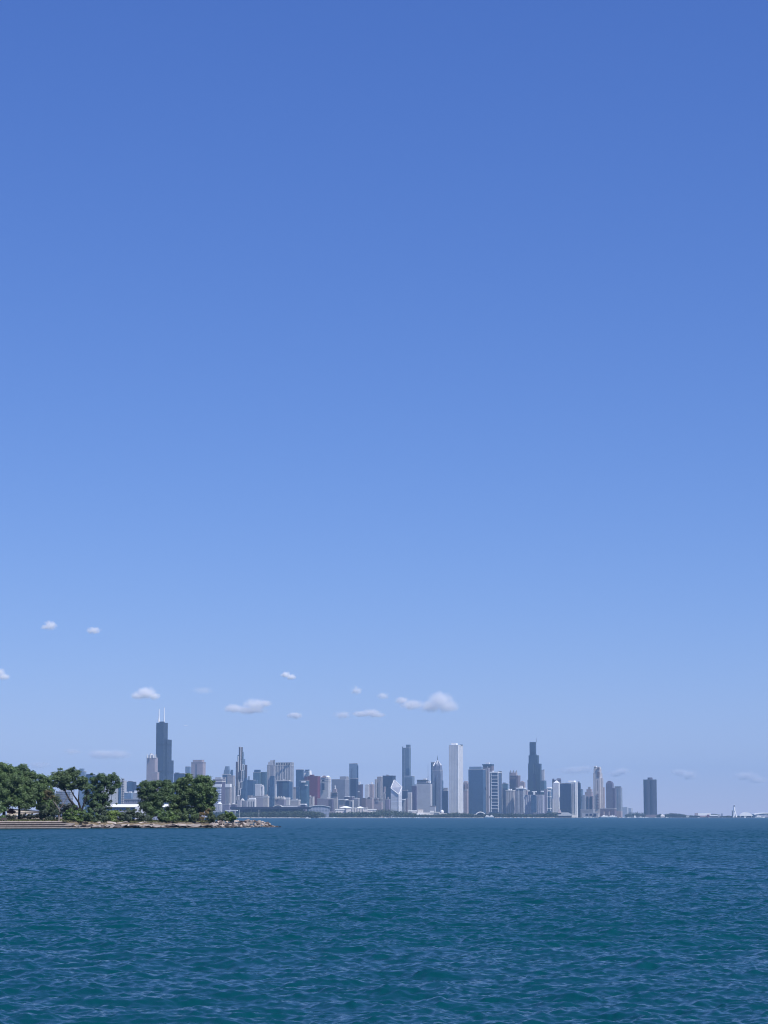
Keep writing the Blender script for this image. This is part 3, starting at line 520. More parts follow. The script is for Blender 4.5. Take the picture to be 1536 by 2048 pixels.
# diamond-topped tower
def diamond():
    D = 9200; r = empty('diamond_tower', (X(797, D), D, GZ), label='white tower sliced by a slanted grey diamond-shaped roof', cat='tower')
    P_ = lambda px, py, d=0: (X(px, D + d, py), D + d, Z(py, D + d))
    A, Pk, Rt, Bt = P_(781.6, 1576.5, 15), P_(788.2, 1560.2, 40), P_(804, 1574.3, 30), P_(797.5, 1589.3)
    g = lambda p: (p[0], p[1], .5)
    mb = MB()
    for a, c in ((A, Bt), (Bt, Rt), (Rt, Pk), (Pk, A)):
        l_ = math.hypot(a[0] - c[0], a[1] - c[1]); mb.poly([g(a), g(c), c, a], [(0, .5), (l_, .5), (l_, c[2]), (0, a[2])])
    mb.poly([g(A), g(Pk), g(Rt), g(Bt)]); mb.build('walls', facade((.66, .68, .72), (.48, .51, .58), 3.8, .4, 200, 1, .2), r)
    cen = np.mean([A, Pk, Rt, Bt], 0); up = np.array((0, -2.2, .7))
    ins = [tuple(cen + (np.array(p) - cen) * .90 + up) for p in (A, Bt, Rt, Pk)]
    cc = tuple(cen + up); mb = MB()
    for i in range(4): mb.poly([ins[i], ins[(i + 1) % 4], cc]); mb.poly([tuple(np.array(q_) + (0, 2.5, -2)) for q_ in (ins[(i + 1) % 4], ins[i], cc)])
    mb.build('sloped_glass', plain((.21, .23, .30), .35, .06, .1, name='sloped glass'), r)
    mb = MB()
    for a, c in ((A, Bt), (Bt, Rt), (Rt, Pk), (Pk, A)): mb.poly([a, c, tuple(cen)])
    mb.build('roof_slope', plain((.5, .5, .55), .6, .05, .1, name='roof slope'), r)
    mb = MB(); q = [A, Bt, Rt, Pk]
    for i in range(4): mb.tube(np.array(q[i]) + up, np.array(q[(i + 1) % 4]) + up, 1.5, 1.5, 6)
    mb.build('roof_rim', WHITE, r)
    mb = MB(); mb.tube(np.array(g(Bt)) + (0, -1, 0), np.array(Bt) + (0, -1, 0), 1.3, 1.3, 6); mb.build('corner_rib', WHITE, r)
diamond()
# --- from the tallest glass tower to the lake point tower
SHAFT = facade((.14, .18, .23), (.13, .20, .27), 3.7, .6, 2.4, .75, .6)
b = B('glass_skyscraper', 'tall slim blue-grey glass skyscraper with a notched roof, behind the diamond-topped tower', 10100, 804.3, 818, 821.8, 1496, SHAFT, 'skyscraper')
b.blk('west_fin', 804.3, 805.6, 806.3, 1493.3, 1496, SHAFT, 2); b.blk('raised_crown', 812, 819, 821.3, 1489.2, 1496, SHAFT, 6); b.blk('dark_inset', 812.5, 818.2, 818.8, 1537, 1552, BLUE, -2); b.bars('west_pier', (805,), 1.2, 1497, 1580, BLUE, .8); b.bars('pale_strip', (808.5,), .9, 1498, 1578, CURT, .6)
b = B('glass_tower', 'lower glass tower with a pale roof band in front of the tall notched skyscraper', 9900, 809, 825, 829.2, 1552.3, STEEL, roofm=PALE); b.blk('dark_front', 811, 824, 825.5, 1555, None, SHAFT, -3)
b = B('navy_block', 'dark navy block between the diamond-topped tower and the white-striped tower', 9600, 803.5, 813.5, 816, 1580.8, NAVY, 'block', roofm=PALE)
b = B('ribbed_block', 'grey building with a white ledge and dark slot touching the diamond-topped tower', 9400, 799.5, 809, 811, 1600, GREY, 'building'); b.blk('white_ledge', 804, 809.3, 811, 1598, 1600, WHITE, -5); b.bars('dark_slot', (805.2,), 1.6, 1604, 1613, DARKM, .4)
b = B('brown_block', 'narrow violet-brown block left of the white-striped tower', 9450, 810.5, 814.3, 815.6, 1598, BROWN, 'building')
b = B('striped_tower', 'narrow tower of white and dark vertical stripes, left of the plain grey slab', 9300, 815.6, 823, 823.9, 1585.5, PALE, roofm=WHITE); b.bars('dark_stripe', (817.9, 820.2, 822.2), .75, 1587, 1621, VIOLET, .25)
b = B('violet_tower', 'dark violet tower between the white-striped tower and the plain grey slab', 9500, 823.5, 831.5, 833.8, 1572, facade((.10, .08, .15), (.06, .06, .11), 3.8, .5, 3, .6, .2)); b.blk('upper_storeys', 827, 832, 833.8, 1568.8, 1572, STEEL, 4)
b = B('grey_slab', 'broad plain grey slab with a wide low penthouse, left of the pointed tower', 9400, 833.5, 861, 864.5, 1567.5, GREYL, 'office slab', roofm=DARKM)
b.blk('penthouse', 834, 853, 855.6, 1561, 1566.6, GREY, 8); b.blk('penthouse_roof', 833.6, 853.3, 856, 1559.4, 1560.9, DARKM, 5); b.blk('roof_box', 846.5, 852, 854, 1557, 1559.3, WHITE, 12); b.blk('roof_box', 856.5, 860.5, 862, 1561.5, 1566, WHITE, 8)
b = B('radio_mast', 'thin tall mast rising behind the plain grey slab', 10100, 855.8, 856.1, 856.3, 1560, DARKM, 'mast', part='mast_base', parapet=False); b.mast('mast', 856, 1528, 1560, 1.1, GREY, 3, .5)
PR = facade((.20, .22, .29), (.10, .14, .22), 3.9, .5, 2.6, .5, .3)
b = B('pointed_tower', 'grey-blue tower with a pointed roof of white chevrons and a needle spire', 9900, 865.5, 880, 885.6, 1541, PR)
b.blk('tapered_storeys', 865.8, 879.6, 885.2, 1531.5, 1541, PR, 2, top=2.5)
b.blk('dark_slot', 870, 871.6, 872, 1565, 1612, NAVY, -3)
for q in (867.5, 875.5, 881.5): b.mast('pilaster', q, 1545, 1620, 1.2, STEEL, -2, 1.2)
b.pyramid('pointed_roof', 866.5, 883.6, 1519.6, 1531.6, PR, 6, .03)
b.mast('spire', 875.3, 1510.5, 1520.5, 1.6, DARKM, 26, .4)
def chevron(b, a, c):
    D = b.D - 1; mb = MB(); A = np.array((X(a[0], D, a[1]), D, Z(a[1], D))); C_ = np.array((X(c[0], D, c[1]), D + 26, Z(c[1], D))); mb.tube(A, C_, 2.3, 1.0, 4); mb.build('white_chevron', WHITE, b.root)
chevron(b, (866.5, 1532), (871.2, 1523)); chevron(b, (873.3, 1529), (875, 1520)); chevron(b, (883.2, 1531), (877, 1521)); chevron(b, (882, 1530.5), (877.5, 1523))
b = B('slab_tower', 'dark flat-topped tower partly hidden behind the left side of the pointed tower', 10050, 862, 868.5, 870.2, 1524.6, GREY); b.blk('west_blue_strip', 862, 863.8, 864, 1526, None, BLUE, -2)  # narrow blue strip along the west edge
b = B('plinth_building', 'low grey stone block at the foot of the pointed tower', 9300, 860, 870, 872, 1612.5, GREYL, LB); b.ledges('cornice', (1613,), .9, BROWN)
b = B('navy_tower', 'dark blue block between the pointed tower and the tall white tower', 9700, 886, 894.5, 896.8, 1581.5, NAVY); b.blk('crown', 887, 894, 896.5, 1575.5, 1581.5, GREY, 8); b.blk('west_part', 883.5, 886, 887, 1561, None, STEEL, 20)
b = B('white_tower', 'tallest white tower, a plain square shaft with vertical lines and a white roof box', 9500, 898, 916.4, 926.3, 1490.5, AONW, 'skyscraper', roofm=WHITE)
b.blk('roof_box', 903, 912.5, 915.8, 1486.3, 1489.4, WHITE, 14); b.blk('roof_plant', 919.5, 922.5, 926, 1489, 1490.4, DARKM, 25); b.ledges('crown_line', (1491.2,), .6, PALE, .3)
b.bars('corner_pier', (916.1,), .9, 1491, 1622, WHITE, .6); b.bars('corner_pier', (916.9,), .5, 1491, 1622, WHITE, .6, 'E'); b.bars('rib', (901, 904, 907, 910, 913), .35, 1492, 1622, AONW, .5)
b = B('pink_tower', 'pink stone tower with arched top openings tucked right of the tall white tower', 9900, 926.8, 934, 937.4, 1565.5, PINK); b.blk('arched_crown', 927.6, 933.5, 936.5, 1562.3, 1565.5, PINK, 4, top=1.5)
for q in (929.6, 934.6): b.blk('tall_opening', q - .7, q + .5, q + .7, 1567.5, 1577.5, BROWN, -1.5)
b.ledges('white_ledge', (1580,), 1.6, PALE, 1.2)
b = B('blue_slab', 'very wide smooth blue glass slab right of the tall white tower', 9700, 937, 966, 971.5, 1539.3, BLUE, 'glass slab'); b.blk('upper_storeys', 938.7, 963, 966.5, 1533.2, 1539.3, STEEL, 10)
b.blk('dark_lift_slot', 970, 971.5, 972.3, 1575, 1580, NAVY, -2)
b = B('pinkish_strip', 'thin pale pinkish slab wedged right of the wide blue glass slab', 9750, 971, 977, 980, 1537, facade((.30, .27, .30), (.16, .17, .22), 3.7, .5, 3, .5, .2), 'slab tower'); b.bars('white_line', (973.2,), .6, 1538, 1624, PALE, .6)
b = B('hexagonal_tower', 'dark flat-topped tower with a white roof cap, tallest behind the wide blue slab', 10200, 966, 983.5, 988, 1530.5, BROWN); b.blk('roof_band', 964.6, 983.6, 988.3, 1528, 1530.5, BLUE, -3); b.blk('white_cap', 971.5, 978, 980, 1525, 1528, WHITE, 8); b.bars('pale_pier', (975.5,), 1.4, 1532, 1560, PALE, .6)
b = B('gridded_tower', 'blue tower wrapped in a bright white ladder-like grid', 9300, 979, 996.6, 1003.6, 1545, facade((.06, .08, .13), (.07, .11, .18), 3.7, .6, 3, .8, .5), roofm=WHITE)
b.bars('white_frame', (979.4, 982.6, 996.2), .85, 1544, 1624, WHITE, 1.4)
b.blk('top_frame', 979, 996.7, 997.2, 1543.2, 1545.6, WHITE, -2); b.blk('roof_box', 984, 987, 988, 1541.3, 1543.2, WHITE, 8)
for k in range(13):
    y = 1551.6 + 6.6 * k
    if y > 1624: break
    b.blk('white_rung', 982.5, 996.2, 996.6, y - .55, y + .45, WHITE, -1.3)
b.blk('terrace', 979, 981, 982, 1592, 1596.5, DARKM, -2.5)
b = B('blue_tower', 'dark blue glass tower joined to the right side of the white-gridded tower', 9500, 996, 1002.5, 1004.2, 1542.8, BLUE); b.bars('east_edge', (1004,), .5, 1544, 1624, PALE, .5, 'E')
b = B('teal_block', 'teal block with rounded stepped top right of the white-gridded tower', 9700, 1004.5, 1014, 1017, 1567.5, TEAL, 'block'); b.blk('upper_storeys', 1005.5, 1010.5, 1012.5, 1565, 1567.5, BLUE, 8, top=2); b.blk('lower_block', 1004.5, 1011, 1013, 1577, None, NAVY, -8)
b = B('turreted_tower', 'brownish tower whose pale crown carries three small pyramid turrets', 10100, 1019, 1036.5, 1041.2, 1551.3, BROWN); b.blk('pale_crown', 1019, 1032.5, 1035, 1545, 1551.3, PINK, 2)
for q in (1021.3, 1027.2, 1032.8): b.pyramid('pyramid_turret', q - 1.9, q + 1.9, 1539.6, 1543.6, GREY, 6); b.blk('turret_base', q - 1.7, q + .9, q + 1.7, 1543.6, 1545, PALE, 7)
b = B('pink_block', 'small hazy pink block with sloping shoulders right of the turreted tower', 10300, 1041, 1048.5, 1051.2, 1565, PINK, 'block'); b.blk('sloped_top', 1041.5, 1046.5, 1048.8, 1562, 1565, PINK, 3, top=2.5)
b = B('striped_tower', 'beige tower with fine vertical stripes and small white roof humps, right of the teal block', 9300, 1011.6, 1026.5, 1030.2, 1581.5, BEIGE2); b.ledges('cornice', (1581.2,), 1.6, PALE); b.blk('roof_hump', 1016, 1019, 1020.4, 1577.8, 1580.4, WHITE, 6, top=1); b.blk('roof_hump', 1020.8, 1023.4, 1024.4, 1577.8, 1580.4, WHITE, 6, top=1)
b.bars('rib', (1014, 1017.3, 1020.7, 1024), .6, 1583, 1625, PALE, .6)
b = B('grey_tower', 'plain grey tower filling the gap right of the beige striped tower', 9500, 1029.8, 1035.5, 1037.6, 1575.5, facade((.26, .25, .30), (.12, .13, .19), 3.7, .5, 3, .6, .2))
b = B('capped_tower', 'striped grey tower with an overhanging white cap and peaked top box', 9250, 1033.2, 1048.5, 1051.5, 1578, GREY, roofm=WHITE); b.blk('white_cap', 1032.6, 1049, 1053, 1575.6, 1577.6, WHITE, -3); b.blk('peaked_box', 1038.5, 1044.5, 1046.5, 1571.5, 1575.6, PALE, 8, top=2.5)
b.bars('white_rib', (1037.7, 1047.4), .8, 1578, 1625, WHITE, .9); b.bars('rib', (1041, 1044.2), .7, 1578, 1625, VIOLET, .4)
b = B('brown_building', 'plain pinkish-grey building right of the white-capped striped tower', 9600, 1047, 1054, 1057, 1580, PINK, 'building'); b.ledges('ledge', (1581,), .6, PALE)
b = B('wide_block', 'wide block of white vertical fins with a dark centre, below the terraced glass skyscraper', 9100, 1048.4, 1086, 1089.4, 1590.2, facade((.30, .30, .38), (.14, .15, .22), 3.6, .5, 3, .5, .2), AB)
b.bars('white_fin', (1049, 1052.2, 1056.2, 1060.6, 1072.8, 1076, 1080, 1084, 1088 - 2), .55, 1590, 1626, WHITE, 1.2); b.blk('dark_centre', 1062.5, 1072, 1072.4, 1591, 1625, BLUE, -2)
b.blk('roof_box', 1064, 1072, 1074, 1582.3, 1584.3, WHITE, 10); b.blk('roof_core', 1056, 1080, 1082, 1584.5, 1589.4, NAVY, 12); b.blk('roof_box', 1081.5, 1086, 1087.5, 1581.5, 1584, WHITE, 14); b.blk('roof_box', 1056, 1058.5, 1059.5, 1580.5, 1582.5, WHITE, 14); b.blk('roof_column', 1066.3, 1069.5, 1070.5, 1584, 1589.4, WHITE, 8)
# terraced glass skyscraper: each shaft swells and narrows
VG = facade((.045, .07, .105), (.05, .095, .145), 3.8, .65, 3, .8, .6)
b = B('terraced_skyscraper', 'dark blue glass skyscraper stepping down to the right in tapering shafts, thin aerial on top', 10000, 1059.6, 1070.5, 1073, 1484, VG, 'skyscraper', part='tall_shaft', parapet=False)
b.blk('shaft_collar', 1060, 1071, 1073.7, 1508, None, VG, -2); b.blk('dark_sky_lobby', 1062.5, 1071.2, 1072.3, 1504, 1507, NAVY, -4)
b.blk('middle_shaft', 1057.6, 1075.5, 1078.4, 1510.5, None, VG, -5); b.blk('lower_shaft', 1056.4, 1066, 1068, 1527, None, VG, -9); b.blk('east_shaft', 1068, 1080.5, 1083.6, 1527.2, None, VG, -8)
b.blk('base_shaft', 1055.2, 1066, 1068, 1560, None, VG, -13); b.blk('dark_inset', 1060.5, 1071.5, 1072.3, 1547.5, 1582, NAVY, -14); b.blk('far_east_shaft', 1072.5, 1089, 1093.2, 1561, None, TEAL, -12)
b.mast('aerial', 1072.8, 1476.5, 1484, .8, DARKM, 12, .4)
b = B('grey_tower', 'pale grey slim tower peeking from behind the right side of the terraced skyscraper', 10300, 1083, 1088, 1089.8, 1541, GREYL); b.blk('roof_fin', 1086, 1088.6, 1089.4, 1539, 1541, GREY, 3)
b = B('domed_block', 'pale block with a rounded white top right of the terraced skyscraper', 9900, 1094, 1102, 1105, 1577, STEEL, 'block', roofm=WHITE); b.blk('rounded_top', 1094.5, 1101.5, 1104, 1574.2, 1577, WHITE, 3, top=2)
b = B('framed_tower', 'slim tower framed by two white columns and white crossbars', 9300, 1094.3, 1100.5, 1103, 1583, BLUE); b.bars('white_column', (1095.2, 1100.2), .8, 1582, 1622, WHITE, 1); b.ledges('crossbar', (1593.5, 1617), 1.0, WHITE); b.blk('roof_cap', 1095, 1100, 1102, 1580.8, 1583, WHITE, 3, top=1.5)
b = B('violet_building', 'plain violet building between the wide finned block and the white-columned tower', 9400, 1088.5, 1094, 1096.5, 1579, facade((.28, .26, .33), (.14, .15, .21), 3.6, .5, 3, .5, .2), 'building')
b = B('curved_crown_tower', 'dark violet tower with two curved humps on its roof, behind the pyramid-capped tower', 10200, 1104.8, 1118, 1122.8, 1560, VIOLET); b.blk('roof_hump', 1104.8, 1108, 1109.5, 1557.2, 1560, VIOLET, 3, top=1.5); b.blk('roof_hump', 1113, 1120, 1123, 1556.6, 1560, VIOLET, 3, top=3)
b = B('pyramid_tower', 'light grey tower with a white pyramid cap, left of the dark blue slab', 9400, 1106.3, 1117.5, 1120.6, 1566.3, PANEL, roofm=WHITE); b.pyramid('white_pyramid', 1107, 1119.5, 1560.8, 1565.6, WHITE, 4, .15); b.blk('west_annex', 1103, 1106, 1107, 1597, None, GREYL, -5)
b = B('navy_slab', 'broad dark blue slab between two pale towers', 9300, 1120, 1141.5, 1143.4, 1567, facade((.03, .05, .10), (.035, .06, .12), 3.7, .6, 3, .8, .5), 'slab tower'); b.blk('roof_plant', 1130, 1136, 1138, 1565.6, 1567, BLUE, 5)
b = B('white_roofed_tower', 'pale tower with a white roof slab and one bright white vertical strip', 9350, 1143, 1153.3, 1155.6, 1565, PANEL, roofm=WHITE); b.blk('white_roof', 1136.5, 1149, 1153, 1561, 1564.2, WHITE, 5, top=2); b.bars('white_strip', (1150.8,), 1.3, 1564, 1631, WHITE, 1.2); b.bars('window_strip', (1145.8, 1148.2), .9, 1567, 1626, GREY, .4)
b = B('navy_tower', 'dark rounded tower against the right side of the white-roofed pale tower', 9500, 1154.5, 1159.8, 1161.8, 1566, NAVY); b.blk('sloped_top', 1155, 1158.5, 1160, 1563, 1566, NAVY, 2, top=2)
b = B('balcony_tower', 'pale bluish slim tower with dark balconies left of the beige stepped tower', 9500, 1161.5, 1165, 1166.6, 1578.5, STEEL); b.blk('balcony_stack', 1164.5, 1169.5, 1171.4, 1590, None, CURT, -5); b.ledges('balcony', (1594, 1600), 1.6, NAVY, 1.2, 1165)
b = B('stepped_tower', 'beige stepped tower with a flat jagged top, left of the tall white stone tower', 9700, 1170.2, 1183.5, 1186.6, 1584.5, PINK); b.blk('upper_tier', 1173.2, 1182.5, 1185.2, 1578.3, 1584.5, PINK, 4); b.blk('crown_tier', 1176.5, 1180.5, 1182, 1573.6, 1578.3, BEIGE2, 7)
b.blk('lower_front', 1174, 1186, 1186.6, 1592, None, facade((.36, .32, .34), (.14, .14, .2), 3.6, .5, 2.6, .5, .2), -5); b.bars('dark_glass', (1183,), 4.2, 1593, 1624, NAVY, 5.6); b.bars('dark_glass', (1176.2,), 1.2, 1593, 1624, BLUE, 5.6)
WT = facade((.56, .52, .50), (.22, .20, .24), 3.8, .5, 2.8, .45, .1)
b = B('stone_skyscraper', 'tall white stone tower with a castellated crown and stepped right side', 9500, 1186.8, 1200, 1205.4, 1547, WT, 'skyscraper')
b.blk('upper_tier', 1187.8, 1199.5, 1203.6, 1537.5, 1547, WT, 4); b.blk('crown_tier', 1188.5, 1199, 1202.6, 1533.5, 1537.5, PALE, 7); b.blk('crown_block', 1188.2, 1192.3, 1194, 1531.6, 1533.5, WHITE, 10); b.blk('crown_opening', 1189.8, 1191.2, 1191.6, 1534.5, 1537, DARKM, -1); b.blk('crown_opening', 1195.2, 1199, 1199.6, 1534.8, 1538.8, BROWN, -1)
b.blk('tall_window', 1194.8, 1199.2, 1199.8, 1543.5, 1553, BROWN, -2); b.bars('dark_slot', (1195.2,), .8, 1560, 1582, BROWN, .4)
for k in range(6): b.blk('window_group', 1193.6, 1197.6, 1198, 1587 + 5.4 * k, 1589.6 + 5.4 * k, facade((.28, .24, .28), (.1, .1, .14)), -1.5)
b.blk('east_step', 1199, 1205.5, 1207.2, 1556, None, WT, 6); b.blk('east_step', 1203, 1208, 1210, 1574.5, None, PINK, 10); b.bars('rib', (1189.6, 1192.3), .5, 1548, 1625, PALE, .6)
b = B('chamfered_tower', 'violet-grey tower with chamfered top corners, left of the teal glass tower', 9400, 1212, 1224.5, 1227.8, 1567.3, facade((.17, .16, .21), (.08, .09, .14), 3.7, .5, 3, .55, .2), parapet=False); b.blk('chamfered_top', 1212, 1224.5, 1227.8, 1563, 1567.3, VIOLET, 1, top=6); b.blk('roof_plant', 1216, 1221, 1223, 1561.8, 1563, VIOLET, 8); b.blk('east_wing', 1222, 1229.5, 1231.8, 1576, None, VIOLET, -3)
b = B('teal_tower', 'slim teal glass tower with a dark roof band, last of the cluster before the gap', 9500, 1229, 1241.5, 1244.9, 1575.8, CURT); b.blk('dark_roof_band', 1229.5, 1240.5, 1243, 1572.8, 1575.2, DARKM, 4); b.bars('pale_strip', (1235.8,), 1.5, 1577, 1625, STEEL, .5); b.blk('stone_base', 1233, 1241.7, 1245, 1622, None, PINK, -3)
b = B('hazy_block', 'pale hazy low block behind the trees right of the teal glass tower', 15500, 1244.5, 1254, 1257, 1614.5, GREYL, LB, roofm=WHITE)
b = B('hazy_block', 'second pale hazy block, lower, between the teal tower and the dark lobed tower', 16000, 1256.5, 1262, 1265.4, 1617, GREYL, LB)
b = B('brick_building', 'low violet brick building with square turrets above the white ship', 9000, 1200.5, 1229, 1233, 1617.3, facade((.20, .15, .18), (.1, .09, .13), 4, .5, 3.4, .5, .1), LB)
b.blk('square_turret', 1206, 1208.4, 1209.4, 1623, None, PINK, -8); b.blk('square_turret', 1216.5, 1218.9, 1219.9, 1623, None, PINK, -8); b.ledges('cornice', (1618,), .5, PALE)
b = B('harbour_building', 'low grey building with arched dark ground floor left of the white ship', 9000, 1164, 1196, 1199, 1626.5, GREYL, LB)
for q in (1171, 1179, 1187): b.blk('dark_arch', q, q + 4.5, q + 5, 1627.4, 1631.8, NAVY, -2)
b = B('row_of_blocks', 'long jumbled grey low block below the beige stepped tower', 9150, 1161, 1186, 1190, 1619.5, GREY, LB)
# lobed dark tower
def lobed():
    D = 11800; r = empty('lobed_tower', (X(1302, D), D, GZ), label='dark three-lobed curved apartment tower standing alone before the open lake', cat='apartment tower')
    c = (X(1302, D, 1596), D + 30); pts = []
    for i in range(72):
        a = 2 * math.pi * i / 72; rad = 23 + 13.5 * (abs(math.cos(1.5 * (a - R(78)))) ** .8)
        pts.append((c[0] + rad * math.cos(a) * .99, c[1] + rad * math.sin(a)))
    mb = MB(); mb.prism(pts, .5, Z(1559, D)); mb.build('walls', facade((.035, .03, .045), (.035, .045, .08), 3.1, .55, 3, .75, .45), r)
    mb = MB(); mb.prism([(c[0] + 13 * math.cos(i * math.pi / 12), c[1] + 13 * math.sin(i * math.pi / 12)) for i in range(24)], Z(1559, D), Z(1554.8, D)); mb.build('penthouse', VIOLET, r)
    mb = MB(); mb.prism([(c[0] + (p[0] - c[0]) * 1.012, c[1] + (p[1] - c[1]) * 1.012) for p in pts], Z(1561, D), Z(1559.6, D)); mb.build('cornice', DARKM, r)
    mb = MB(); mb.box(c[0] - 60, c[0] + 55, D - 35, D - 5, .5, Z(1629.5, D)); mb.build('podium', BROWN, r)
lobed()
# --- lakeside museums, band shell and pavilions
def boxes(name, label, cat, D, blocks):
    q0 = blocks[0]; r = empty(name, (X((q0[1] + q0[2]) / 2, D), D, GZ), label=label, cat=cat)
    for nm, xl, xr, yt, yb, m, push in blocks:
        mb = MB(); mb.box(X(xl, D), X(xr, D), D + push, D + push + max(8, (xr - xl) * .4 * mpp(D)), Z(yb, D) if yb else .5, Z(yt, D)); mb.build(nm, m, r)
    return r
CREAMW = facade((.66, .62, .57), (.40, .36, .36), 8, .6, 5, .4, 0)
r = boxes('aquarium', 'white classical low building on the shore below the white-striped tower', 'museum', 8800, [('walls', 818, 846, 1622.5, None, CREAMW, 0), ('centre_pavilion', 835, 846.5, 1619.2, None, CREAMW, -6), ('cornice', 816, 835.5, 1620.8, 1622.5, WHITE, -3), ('roof', 837, 845, 1617.8, 1619.2, BROWN, 0), ('east_wing', 846.5, 860, 1625, None, PALE, 3), ('terrace', 824, 847, 1626.5, None, WHITE, -14)])
r = boxes('planetarium', 'white low building with a round white dome near the shore below the pointed tower', 'planetarium', 8850, [('walls', 861, 880, 1625, None, CREAMW, 0), ('west_pavilion', 860, 868, 1621.5, None, PALE, -4), ('east_terrace', 879, 894, 1626.5, None, PALE, -3), ('cornice', 859.5, 879, 1624, 1625, WHITE, -6)])
mb = MB(); D = 8870; mb.tube((X(884, D), D, .5), (X(884, D), D, Z(1623.6, D)), 7, 7, 20); mb.build('drum', PALE, r)
mb = MB(); mb.dome((X(884, D), D, Z(1623.6, D)), 6.8, 6.8, 7.5, 20, 6); mb.build('dome', WHITE, r)
def tent(name, label, D, xl, xr, yt, yb, cat='tent'):
    r = empty(name, (X((xl + xr) / 2, D), D, GZ), label=label, cat=cat); n = 14; mb = MB(); dep = (xr - xl) * .5 * mpp(D)
    prof = [(X(xl + (xr - xl) * i / n, D), Z(yb + (yt - yb) * math.sin(math.pi * i / n) ** .7, D)) for i in range(n + 1)]
    for (a, za), (c, zc) in zip(prof, prof[1:]):
        zb = Z(yb, D)
        mb.poly([(a, D, za), (c, D, zc), (c, D + dep, zc), (a, D + dep, za)]); mb.poly([(a, D, zb), (c, D, zb), (c, D, zc), (a, D, za)]); mb.poly([(c, D + dep, zb), (a, D + dep, zb), (a, D + dep, za), (c, D + dep, zc)])
        mb.poly([(a, D, zb), (a, D + dep, zb), (c, D + dep, zb), (c, D, zb)])
    mb.build('canopy', WHITE, r)
    for q in (.12, .5, .88):
        xx = X(xl + (xr - xl) * q, D); mb = MB(); mb.box(xx - 1.2, xx + 1.2, D + 1, D + dep - 1, .3, Z(yb, D) - .02); mb.build('support', PALE, r)
    return r
tent('white_tent', 'white curved tent roof on the shore below the dark navy block', 9000, 890.5, 909.5, 1628.4, 1631.8)
tent('white_tent', 'long white canopy among trees below the teal block', 9300, 988.5, 1001.5, 1627, 1629.5)
tent('white_tent', 'small white tent beside the white arch on the shore', 9050, 938.5, 943.5, 1630.8, 1633)
def band_shell():
    D = 9150; r = empty('arched_pavilion', (X(961, D), D, GZ), label='white arched pavilion with a dark opening on the shore below the wide blue slab', cat='pavilion')
    c = (X(961, D), Z(1633, D)); ro = X(971.5, D) - c[0]; hz_ = Z(1623.3, D) - c[1]
    mb = MB(); n = 18
    for i in range(n):
        a0, a1 = math.pi * i / n, math.pi * (i + 1) / n
        o = lambda a, k: (c[0] + ro * k * math.cos(a), c[1] + hz_ * (k if k > .95 else .84) * math.sin(a))
        q = [o(a0, 1), o(a1, 1), o(a1, .9), o(a0, .9)]
        mb.poly([(p[0], D, p[1]) for p in q][::-1]); mb.poly([(q[0][0], D, q[0][1]), (q[1][0], D, q[1][1]), (q[1][0], D + 22, q[1][1]), (q[0][0], D + 22, q[0][1])]); mb.poly([(q[3][0], D, q[3][1]), (q[2][0], D, q[2][1]), (q[2][0], D + 22, q[2][1]), (q[3][0], D + 22, q[3][1])]); mb.poly([(p[0], D + 22, p[1]) for p in q])
    mb.build('arch', WHITE, r)
    mb = MB(); pts = [(c[0] + ro * .89 * math.cos(math.pi * i / n), c[1] + hz_ * .83 * math.sin(math.pi * i / n)) for i in range(n + 1)]
    mb.poly([(p[0], D + 19, p[1]) for p in pts][::-1]); mb.poly([(p[0], D + 20, p[1]) for p in pts]); mb.build('back_wall', NAVY, r)
    for a, c2 in ((948.5, 952), (970, 975.5)):
        mb = MB(); mb.box(X(a, D), X(c2, D), D - 3, D + 12, .3, Z(1628.5, D)); mb.build('side_block', WHITE, r)
band_shell()
r = boxes('harbour_pavilion', 'wide grey-green pitched-roof pavilion with a peaked tower below the pyramid-capped tower', 'pavilion', 9050, [('walls', 1106, 1146, 1631.5, None, VIOLET, 0)])
D = 9050; mb = MB(); a, c = X(1104.5, D), X(1148, D); mb.prism([(a, D - 4), (c, D - 4), (c, D + 40), (a, D + 40)], Z(1631.5, D), Z(1624.8, D), top=[(a + 18, D + 12), (c - 22, D + 12), (c - 22, D + 28), (a + 18, D + 28)]); mb.build('roof', plain((.22, .24, .26), .7, name='roof slate'), r)
mb = MB(); a, c = X(1115.5, D), X(1123, D); mb.prism([(a, D), (c, D), (c, D + 14), (a, D + 14)], Z(1626, D), Z(1618.6, D), top=[(a + 5, D + 6), (c - 5, D + 6), (c - 5, D + 8), (a + 5, D + 8)]); mb.build('peaked_tower', PINK, r)
mb = MB(); mb.box(X(1143, D), X(1153, D), D - 6, D + 20, .3, Z(1630, D)); mb.build('white_terrace', PALE, r)
# navy pier and harbour works on the right
r = boxes('pier_hall', 'pinkish low pier building with a long bright white roof, right of the far trees', 'pier building', 11900, [('walls', 1396, 1420, 1631.2, None, facade((.38, .26, .27), (.2, .14, .16), 5, .5, 4, .4, 0), 0), ('roof', 1395.8, 1421, 1626.3, 1630.9, WHITE, 2), ('west_block', 1389, 1395.5, 1626, None, PINK, -2), ('brick_block', 1413.5, 1418.5, 1629.2, None, RED, -6)])
curved_roof('pier_hall', 'dark arched roof hall with a bright white front band beside the long white roof', 'pier building', 11950, 1417, 1440, 1627.6, 1630.5, 0, NAVY, DARKM, 60, eave=.6)
r = boxes('white_shed', 'white horizontal shed in front of the dark arched hall on the pier', 'shed', 11850, [('walls', 1419, 1434.5, 1632, None, BROWN, 0), ('roof', 1418.6, 1435, 1629.6, 1631.9, WHITE, -2)])
r = boxes('pier_office', 'small grey building with a dark post beside the arched hall on the pier', 'pier building', 11900, [('walls', 1436, 1441, 1628.6, None, GREYL, 0), ('dark_post', 1442.5, 1444.2, 1627, None, NAVY, -3)])
